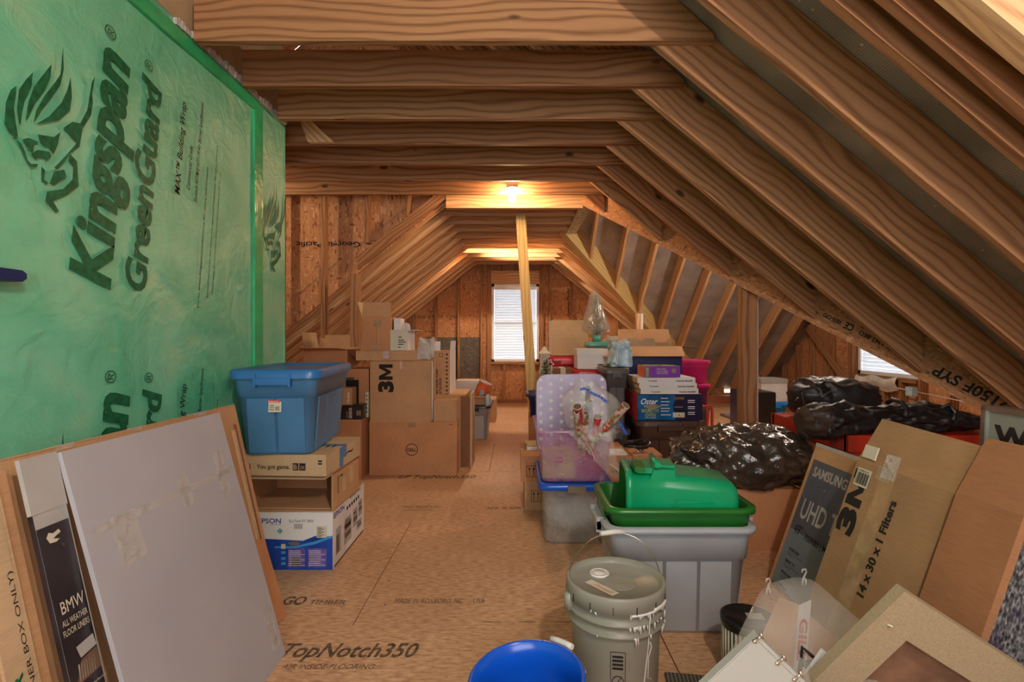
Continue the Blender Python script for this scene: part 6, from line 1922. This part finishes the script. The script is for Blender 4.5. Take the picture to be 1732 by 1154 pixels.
# tall storage behind
t = tote('navy_tote', 'dark tote behind the roaster box that carries the open carton', 'tote', 1.26, 4.97, 0, .24, .20, .66, 'navy_plastic', ribs=3, ribs_side=2)
t = carton('open_carton', 'dark blue open carton with brown flaps behind the purple box', 'carton', 1.005, 1.50, 4.74, 5.14, .6635, 1.082, {'*': 'navy_plastic', 'l': 'card', 'b': 'card'}, tape=None, open_top=True)
flap(t, (1.005, 4.74, 1.082), (1.50, 4.74, 1.082), (.0, -.11, -.085), 'card')
flap(t, (1.005, 4.74, 1.082), (1.005, 5.14, 1.082), (-.18, -.0, -.10), 'card_pale')
flap(t, (1.50, 4.74, 1.082), (1.50, 5.14, 1.082), (.14, .0, -.02), 'card_dark')
flap(t, (1.0, 5.14, 1.082), (1.52, 5.14, 1.082), (.0, .06, .16), 'card')
t = thing('folded_insert', 'tan folded insert with a notch sticking up from the open carton', 'insert')
mb = MB(); mb.prism([(1.04, .90), (1.29, .90), (1.29, 1.13), (1.27, 1.155), (1.19, 1.155), (1.185, 1.135), (1.13, 1.135), (1.125, 1.155), (1.04, 1.155)], 'y', 4.86, 4.868, 'card_pale'); mb.obj('front_panel', t)
mb = MB(); mb.box(1.05, 1.42, 4.90, 4.91, .90, 1.115, 'card'); mb.obj('rear_panel', t)
mb = MB(); mb.hexa([Vector(p) for p in ((1.38, 4.93, 1.0), (1.49, 4.93, 1.0), (1.38, 4.94, 1.0), (1.49, 4.94, 1.0), (1.43, 4.93, 1.15), (1.435, 4.93, 1.15), (1.43, 4.94, 1.15), (1.435, 4.94, 1.15))], 'card_pale'); mb.obj('corner_tab', t)
# pink totes
for i, (z0_, h_, m_, lab) in enumerate(((0, .52, 'grey_dark_plastic', 'dark grey tote at the foot of the pink stack'), (.524, .205, 'magenta_plastic', 'dark magenta bin under the bright pink one'), (.733, .215, 'pink_plastic', 'bright pink plastic bin right of the open dark blue carton'))):
    tote('plastic_bin', lab, 'bin', 1.655, 5.08, z0_, .155, .20, h_, m_, 'pink_plastic' if i else m_, ribs=0, taper=.93, lidh=.014, rim=.008, handles=False)
# red wire rack
t = thing('wire_rack', 'red framed wire rack standing right of the brown tote', 'rack')
for x in (1.52, 1.655, 1.70):
    mb = MB(); mb.tube([(x, 4.55, 0), (x, 4.55, .56)], .013 if x > 1.6 else .008, 'red_metal', 10); mb.obj('post', t)
mb = MB(); mb.tube([(1.52, 4.55, .555), (1.60, 4.55, .57), (1.70, 4.55, .56)], .009, 'red_metal', 10); mb.obj('top_rail', t)
mb = MB()
for i in range(10): mb.tube([(1.53 + i * .0125, 4.55, .01), (1.53 + i * .0125, 4.55, .45)], .0018, 'steel', 6)
for i in range(4): mb.tube([(1.52, 4.55, .05 + i * .13), (1.655, 4.55, .05 + i * .13)], .0018, 'steel', 6)
mb.obj('wire_grid', t)
# dark tall totes between polka lid and roaster box
tote('dark_tote', 'dark grey tote standing on end behind the clear bag, beside the roaster box', 'tote', .845, 4.58, .40, .095, .20, .505, 'grey_dark_plastic', ribs=2, lidh=.03, handles=True, taper=.94)
tote('dark_tote', 'dark grey tote low under the one standing on end', 'tote', .83, 4.58, 0, .12, .21, .397, 'grey_dark_plastic', ribs=2, lidh=.03)
t = thing('tall_bag', 'light blue and clear plastic bag standing above the dark grey tote', 'bag')
blob((.905, 4.62, 1.0), (.075, .09, .10), 31, amp=.3, nu=40, nv=30, m='light_blue', flat=.909, e=.4, folds=3, fs=8).obj('body', t)
mb = MB(); mb.box(.985 - .12, .995 - .12, 4.50, 4.52, .93, 1.06, 'white_plastic'); mb.obj('bag_edge', t)
# green tote, red lid, bankers box
tote('green_tote', 'green tote with a red lid under the white file box', 'tote', .735, 5.10, 0, .185, .20, .86, 'green_dark_plastic', 'red_plastic', ribs=3, lidh=.035, taper=.92)
def bank(x, y, z, s=1.0):
    def f(mb):
        pts = [Vector((x + .030 * math.cos(a) * (1 if abs(math.cos(a)) > .5 else 1), y - .0012, z + .007 * math.sin(a))) for a in [k * math.pi / 8 for k in range(16)]]
        mb.flat(pts, 'dark_print')
    return f
def filebox(name, label, x0, x1, y0, y1, z0, z1, m_='paper_white', lidm='paper_white', hx=None, rot=0):
    t = thing(name, label, 'file box')
    M_ = rotz((x0 + x1) / 2, (y0 + y1) / 2, rot)
    mb = MB(M_); mb.box(x0, x1, y0, y1, z0, z1 - .05, m_)
    bank(hx or (x0 + x1) / 2, y0, z0 + (z1 - z0) * .22)(mb); mb.obj('body', t)
    mb = MB(M_); mb.box(x0 - .006, x1 + .006, y0 - .006, y1 + .006, z1 - .055, z1, lidm); mb.obj('lid', t)
    return t
filebox('file_box', 'white cardboard file box on the red lidded tote', .585, .865, 4.96, 5.28, .8635, 1.052, hx=.80)
tote('red_tote', 'red plastic tote below the two stacked big cartons', 'tote', .56, 5.75, .0, .215, .28, .965, 'red_plastic', ribs=0, lidh=.03, taper=.95)
carton('long_carton', 'small brown carton in front of the red tote, left of the file box', 'carton', .355, .555, 5.03, 5.32, 0, .862, 'card_dark', tape='label_cream')
for i, (z0_, z1_) in enumerate(((.9685, 1.145), (1.1495, 1.345))):
    carton('large_carton', ('lower' if i == 0 else 'upper') + ' of two big brown cartons stacked beside the wrapped tree', 'carton', .385 + .0 * i, .775, 5.62, 6.05, z0_, z1_, {'*': 'card_pale', 'l': 'paper_white'}, tape=None)
t = tote('teal_clear_bin', 'teal lidded clear bin under the wrapped tree', 'bin', .875, 5.62, .90, .13, .18, .215, 'teal_clear', 'teal_glass', ribs=0, lidh=.02, taper=.92, handles=False)
tote('red_tote', 'narrow red tote under the teal lidded bin', 'tote', .92, 5.62, 0, .13, .20, .897, 'red_plastic', ribs=0, lidh=.02, taper=.96, handles=False)
# wrapped tree
t = thing('wrapped_christmas_tree', 'small pointed tree wrapped in clear plastic, tallest thing on the pile', 'tree')
tc = Vector((.865, 5.62, 1.117))
mb = MB()
nu, nv = 30, 26
g = []
for j in range(nv + 1):
    f = j / nv
    r = .145 * (1 - f) ** .65 * (1.08 if f > .12 else .45 + f * 5)
    row = []
    for i in range(nu):
        a = 2 * math.pi * i / nu
        k = 1 + .30 * noise.noise(Vector((math.cos(a) * 2.2, math.sin(a) * 2.2, f * 3))) + .12 * noise.noise(Vector((a * 4, f * 3, 7)))
        row.append(tc + Vector((r * k * math.cos(a) - .03 * f, r * k * math.sin(a), .06 + f * .51)))
    g.append(row)
for j in range(nv):
    for i in range(nu): mb.face([g[j][i], g[j][(i + 1) % nu], g[j + 1][(i + 1) % nu], g[j + 1][i]], 'bag_film', smooth=True)
mb.obj('plastic_wrap', t)
mb = MB()
for k in range(420):
    f = random.random(); a = random.random() * 6.28
    b0 = tc + Vector((0, 0, .08 + f * .40)); r = .10 * (1 - f) + .01
    mb.tube([b0, b0 + Vector((r * math.cos(a), r * math.sin(a), .05))], [.004, .001], 'leaf' if k % 3 else 'frost', 5, caps=False)
mb.obj('branches', t)
mb = MB(); mb.tube([tc, tc + Vector((0, 0, .5))], .012, 'brown_plastic', 8); mb.obj('trunk', t)
mb = MB(); mb.lathe([(0, 0), (.04, 0), (.05, .07), (0, .07)], tc, 'teal_glass', 16); mb.obj('pot', t)
t = thing('bagged_garland', 'silvery bagged garland drooping beside the open carton flap', 'garland')
blob((1.03, 5.45, 1.10), (.10, .12, .075), 41, amp=.3, nu=36, nv=24, m='foam_cloudy', folds=3, fs=7).obj('bag', t)
mb = MB()
for k in range(60):
    a, b_2 = random.random() * 6.28, random.random() * 3.1
    mb.tube([(1.03, 5.45, 1.10), (1.03 + .08 * math.cos(a) * math.sin(b_2), 5.45 + .09 * math.sin(a) * math.sin(b_2), 1.10 + .06 * math.cos(b_2))], [.003, .001], 'leaf', 5, caps=False)
mb.obj('garland_branches', t)
mb = MB(); mb.box(.955 + .10, 1.12 + .03, 5.25, 5.58, 0, 1.03, 'paper_white'); solo(mb, 'white_column_box', 'tall white box hidden under the bagged garland', 'box')
# lantern and frosted tree
carton('display_carton', 'brown carton carrying the frosted little tree', 'carton', .235, .345, 4.80, 5.0, 0, .70, 'card', tape=None)
t = thing('frosted_tree', 'little frosted tree with pink blossoms at the aisle side of the right pile', 'tree')
mb = MB()
tc = Vector((.285, 4.90, .703))
mb.tube([tc, tc + Vector((0, 0, .25))], [.006, .003], 'brown_plastic', 6)
for k in range(170):
    f = random.random() ** .8; a = random.random() * 6.28; r = .085 * (1 - f * .75)
    b0 = tc + Vector((0, 0, .02 + f * .22))
    e_ = b0 + Vector((r * math.cos(a), r * math.sin(a), random.uniform(-.01, .04)))
    mb.tube([b0, e_], [.003, .001], 'leaf', 5, caps=False)
mb.obj('branches', t)
mb = MB()
for k in range(130):
    f = random.random() ** .8; a = random.random() * 6.28; r = .09 * (1 - f * .7) * random.uniform(.6, 1)
    c = tc + Vector((r * math.cos(a), r * math.sin(a), .02 + f * .25))
    mb.lathe([(0, -.004), (.0045, 0), (0, .004)], c, 'frost', 6)
mb.obj('frosting', t)
mb = MB()
for k in range(8):
    a = random.random() * 2 - 1
    mb.lathe([(0, -.01), (.012, 0), (0, .01)], tc + Vector((.06 + .02 * a, -.03, .12 + .018 * k)), 'paper_white', 8)
mb.obj('blossoms', t)
t = thing('lantern', 'small pale lantern with a pointed roof behind the frosted tree', 'lantern')
lc = Vector((.282, 5.16, .86))
mb = MB(); mb.box(.232, .332, 5.11, 5.21, 0, .855, 'tan_metal'); solo(mb, 'pedestal', 'slim pedestal under the small pale lantern', 'pedestal')
mb = MB(); mb.loft([mb.rr(lc.x, lc.y, .045, .045, .004, .857), mb.rr(lc.x, lc.y, .045, .045, .004, .87)], 'label_cream', smooth=False); mb.obj('base', t)
for sx in (-1, 1):
    for sy in (-1, 1):
        mb = MB(); mb.box(lc.x + sx * .036 - .004, lc.x + sx * .036 + .004, lc.y + sy * .036 - .004, lc.y + sy * .036 + .004, .87, 1.0, 'label_cream'); mb.obj('post', t)
mb = MB(); mb.loft([mb.rr(lc.x, lc.y, .03, .03, .003, .872), mb.rr(lc.x, lc.y, .03, .03, .003, .998)], 'foam_cloudy', smooth=False); mb.obj('glass', t)
mb = MB(); mb.loft([mb.rr(lc.x, lc.y, w, w, .003, z) for w, z in ((.058, 1.0), (.058, 1.008), (.03, 1.035), (.024, 1.05), (.004, 1.075))], 'label_cream', smooth=False); mb.obj('roof', t)

# ================================================================== FAR RIGHT: RED TABLE AND WHAT IS ON IT
t = thing('red_table', 'low red painted wooden table under the black bags', 'table')
TX0, TX1, TY0, TY1, TZ = 1.885, 2.75, 3.00, 3.86, .60
mb = MB(); mb.box(TX0 + .02, TX1, TY0 + .02, TY1 - .02, TZ - .02, TZ, 'red_paint', g=(1, 0, 0)); mb.obj('tabletop', t)
for a in ((TX0, TX0 + .04, TY0, TY1), (TX1 - .0, TX1 + .04, TY0, TY1), (TX0, TX1, TY0 - .02, TY0 + .02), (TX0, TX1, TY1 - .02, TY1 + .02)):
    mb = MB(); mb.box(a[0], a[1], a[2], a[3], TZ - .09, TZ + .004, 'red_paint', g=(0, 1, 0) if a[1] - a[0] < .1 else (1, 0, 0)); mb.obj('rail', t)
for x in (TX0 + .045, TX1 - .08):
    for y in (TY0 + .03, TY1 - .12):
        mb = MB(); mb.box(x, x + .06, y, y + .07, 0, TZ - .02, 'red_paint', g=(0, 0, 1)); mb.obj('leg', t)
carton('brown_carton', 'brown carton stored under the red table', 'carton', 2.02, 2.5, 3.35, 3.75, 0, .44, 'card', tape='tape')
t = thing('golf_duffel', 'big black golf bag lying at the back of the red table', 'bag')
blob((2.21, 3.66, .737), (.28, .17, .15), 51, amp=.08, nu=80, nv=50, e=.62, flat=.607, folds=1.1, m='black_fabric').obj('body', t)
mb = MB(); yy = 3.485
mb.text('Callaway', P(1411, 687, 3.47), EX, Vector((0, .25, 1)), .022, 'paper_grey', width=.11, shear=.4); mb.obj('printed_name', t)
mb = MB()
mb.tube([P(1390, 672, 3.5), P(1400, 664, 3.52), P(1425, 658, 3.56), P(1434, 664, 3.55)], .006, 'grey_dark_plastic', 8); mb.tube([P(1345, 678, 3.55), P(1350, 672, 3.54), P(1353, 678, 3.54)], .003, 'steel', 8); mb.obj('strap', t)
mb = MB(); mb.tube([P(1356, 664, 3.53), P(1359, 680, 3.5), P(1364, 700, 3.5)], .004, 'brown_fabric', 8); mb.obj('zipper', t)
t = thing('black_garment_bag', 'long limp black bag lying across the front of the red table', 'bag')
mb = MB()
spine = [(1.70, 3.10, .66, .11, .095), (1.80, 3.11, .665, .135, .11), (1.95, 3.13, .665, .14, .105), (2.08, 3.15, .655, .13, .085), (2.2, 3.16, .66, .12, .08), (2.35, 3.17, .675, .13, .085), (2.5, 3.18, .68, .14, .085), (2.62, 3.18, .665, .13, .07), (2.75, 3.18, .645, .10, .05)]
n_ = 60
R = []
for s in range(150):
    f = s / 149 * (len(spine) - 1); i = min(len(spine) - 2, int(f)); w = f - i
    a = [spine[i][k] * (1 - w) + spine[i + 1][k] * w for k in range(5)]
    ring = []
    for k in range(n_):
        an = 2 * math.pi * k / n_
        kk = 1 + .22 * noise.noise(Vector((a[0] * 6, math.cos(an) * 2, math.sin(an) * 2))) + .20 * (.5 - 2 * abs(noise.noise(Vector((a[0] * 9, math.cos(an) * 2.4, math.sin(an) * 2.4 + 3))))) + .06 * noise.noise(Vector((a[0] * 40, math.cos(an) * 6, math.sin(an) * 6)))
        z = a[2] + a[4] * kk * math.sin(an)
        ring.append(Vector((a[0], a[1] + a[3] * kk * math.cos(an), max(z, .607 if a[0] > 1.87 else .56))))
    R.append(ring)
mb.loft(R, 'black_fabric'); mb.obj('body', t)
mb = MB(); mb.loft([[p + Vector((-.002, 0, 0)) for p in R[0]], [R[0][k].lerp(sum(R[0], Vector()) / n_, .4) + Vector((-.03, 0, 0)) for k in range(n_)]], 'brown_fabric', cap0=False); 
mb.loft([[q.lerp(sum(R[k], Vector()) / n_, -.012) for q in R[k]] for k in (0, 6, 12, 19)], 'brown_fabric', cap0=False, cap1=False); mb.obj('end_panel', t)
mb = MB(); mb.tube([P(1500, 682, 3.18), P(1510, 676, 3.15), P(1525, 680, 3.1), P(1535, 692, 3.05), P(1530, 706, 3.03)], .014, 'black_fabric', 10); mb.obj('carry_strap', t)
mb = MB(); mb.tube([P(1590, 692, 3.1), P(1605, 684, 3.12), P(1618, 700, 3.05), P(1610, 712, 3.03)], .012, 'black_fabric', 10); mb.obj('carry_strap', t)
# mini fridge, file box on blue tote, drum, mat
t = thing('mini_fridge', 'small black cabinet on the floor behind the wooden post', 'fridge')
mb = MB(); mb.box(2.70, 3.05, 6.18, 6.62, .01, .52, {'*': 'black_plastic', 'l': 'navy_plastic'}); mb.obj('body', t)
mb = MB(); mb.box(2.705, 3.045, 6.155, 6.178, .03, .515, 'black_plastic'); mb.obj('door', t)
mb = MB(); mb.box(2.71, 2.73, 6.14, 6.155, .30, .42, 'steel'); mb.obj('handle', t)
for x in (2.72, 3.0):
    mb = MB(); mb.box(x, x + .03, 6.2, 6.6, 0, .011, 'black_plastic'); mb.obj('foot', t)
tote('blue_tote', 'bright blue tote behind the black cabinet', 'tote', 3.30, 6.90, 0, .18, .2, .345, 'sky_blue_plastic', ribs=3, lidh=.03)
mb = MB(); mb.box(3.24, 3.30, 6.704, 6.706, .17, .24, 'paper_white'); solo(mb, 'paper_tag', 'white tag on the front of the bright blue tote', 'tag')
filebox('file_box', 'white file box with a grey lid on the bright blue tote', 3.13, 3.46, 6.70, 7.05, .3475, .635, 'paper_white', 'paper_grey')
t = thing('round_drum', 'round tub with a flat grey lid behind the golf bag', 'tub')
mb = MB(); mb.lathe([(0, 0), (.145, 0), (.155, .64), (0, .64)], (3.33, 5.95, 0), 'card_red', 32); mb.obj('body', t)
mb = MB(); mb.lathe([(0, .64), (.17, .64), (.172, .655), (.165, .67), (0, .672)], (3.33, 5.95, 0), 'grey_plastic', 36); mb.obj('lid', t)
mb = MB(); mb.box(3.05, 3.45, 7.35, 7.85, .0005, .03, 'grey_dark_plastic'); solo(mb, 'floor_mat', 'dark mat lying on the floor near the foil lined slope', 'mat')
t = thing('outlet_box', 'electrical box with cables on the gable wall under the low window', 'outlet')
mb = MB(); mb.box(XG - .16, XG - .1, 5.92, 6.02, .50, .60, 'light_blue'); mb.obj('box', t)
mb = MB(); mb.tube([(XG - .11, 6.02, .56), (XG - .12, 6.3, .565), (XG - .11, 6.7, .56)], .006, 'pvc', 6); mb.tube([(XG - .11, 5.92, .55), (XG - .12, 5.5, .53), (XG - .12, 5.0, .50)], .006, 'pvc', 6); mb.obj('cable', t)
t = thing('insulation_flap', 'loose tan paper flap hanging under the low gable window', 'paper')
mb = MB()
g = [[Vector((XG - .12 - .03 * math.sin(j * .8) + .015 * noise.noise(Vector((i * .6, j, 2))), 6.95 - i * .075, .675 - j * .032 - .02 * math.sin(i * 1.1))) for i in range(11)] for j in range(6)]
for j in range(5):
    for i in range(10):
        mb.face([g[j][i], g[j][i + 1], g[j + 1][i + 1], g[j + 1][i]], 'insulation', smooth=True)
mb.obj('sheet', t)
t = thing('tan_folder', 'tan folded card leaning behind the golf bag at its right end', 'card')
mb = MB(); mb.hexa([Vector(p) for p in ((2.52, 3.78, .606), (2.62, 3.78, .606), (2.52, 3.79, .606), (2.62, 3.79, .606), (2.50, 3.78, .70), (2.55, 3.78, .70), (2.50, 3.79, .70), (2.55, 3.79, .70))], 'card_pale'); mb.obj('sheet', t)


# ---- small pieces belong to the part they sit on (thing > part > sub-part)
SUB = {'grip': ('wire_handle',), 'spout_cap': ('lid',), 'masking_tape_label': ('lid',), 'lid_label': ('lid',), 'printed_mark': ('body',), 'paint_drips': ('body',),
       'price_label': ('body',), 'recessed_panel': ('body',), 'packing_tape': ('body', 'panel'), 'shipping_label': ('flap',), 'light_bulb': ('lampholder',),
       'cardboard_core': ('paper',), 'stitching': ('body',), 'warning_tape': ('body',), 'printed_logo': ('body',), 'printed_label': ('body',), 'printed_name': ('body',), 'zipper': ('body',), 'inside_label': ('body',)}
import re as _re
for t in THINGS:
    if t.type != 'EMPTY': continue
    kids = [o for o in bpy.data.objects if o.parent == t]
    by = {}
    for o in kids: by.setdefault(_re.sub(r'\.\d+$', '', o.name), o)
    for o in kids:
        for host in SUB.get(_re.sub(r'\.\d+$', '', o.name), ()):
            if host in by: o.parent = by[host]; break
settle()
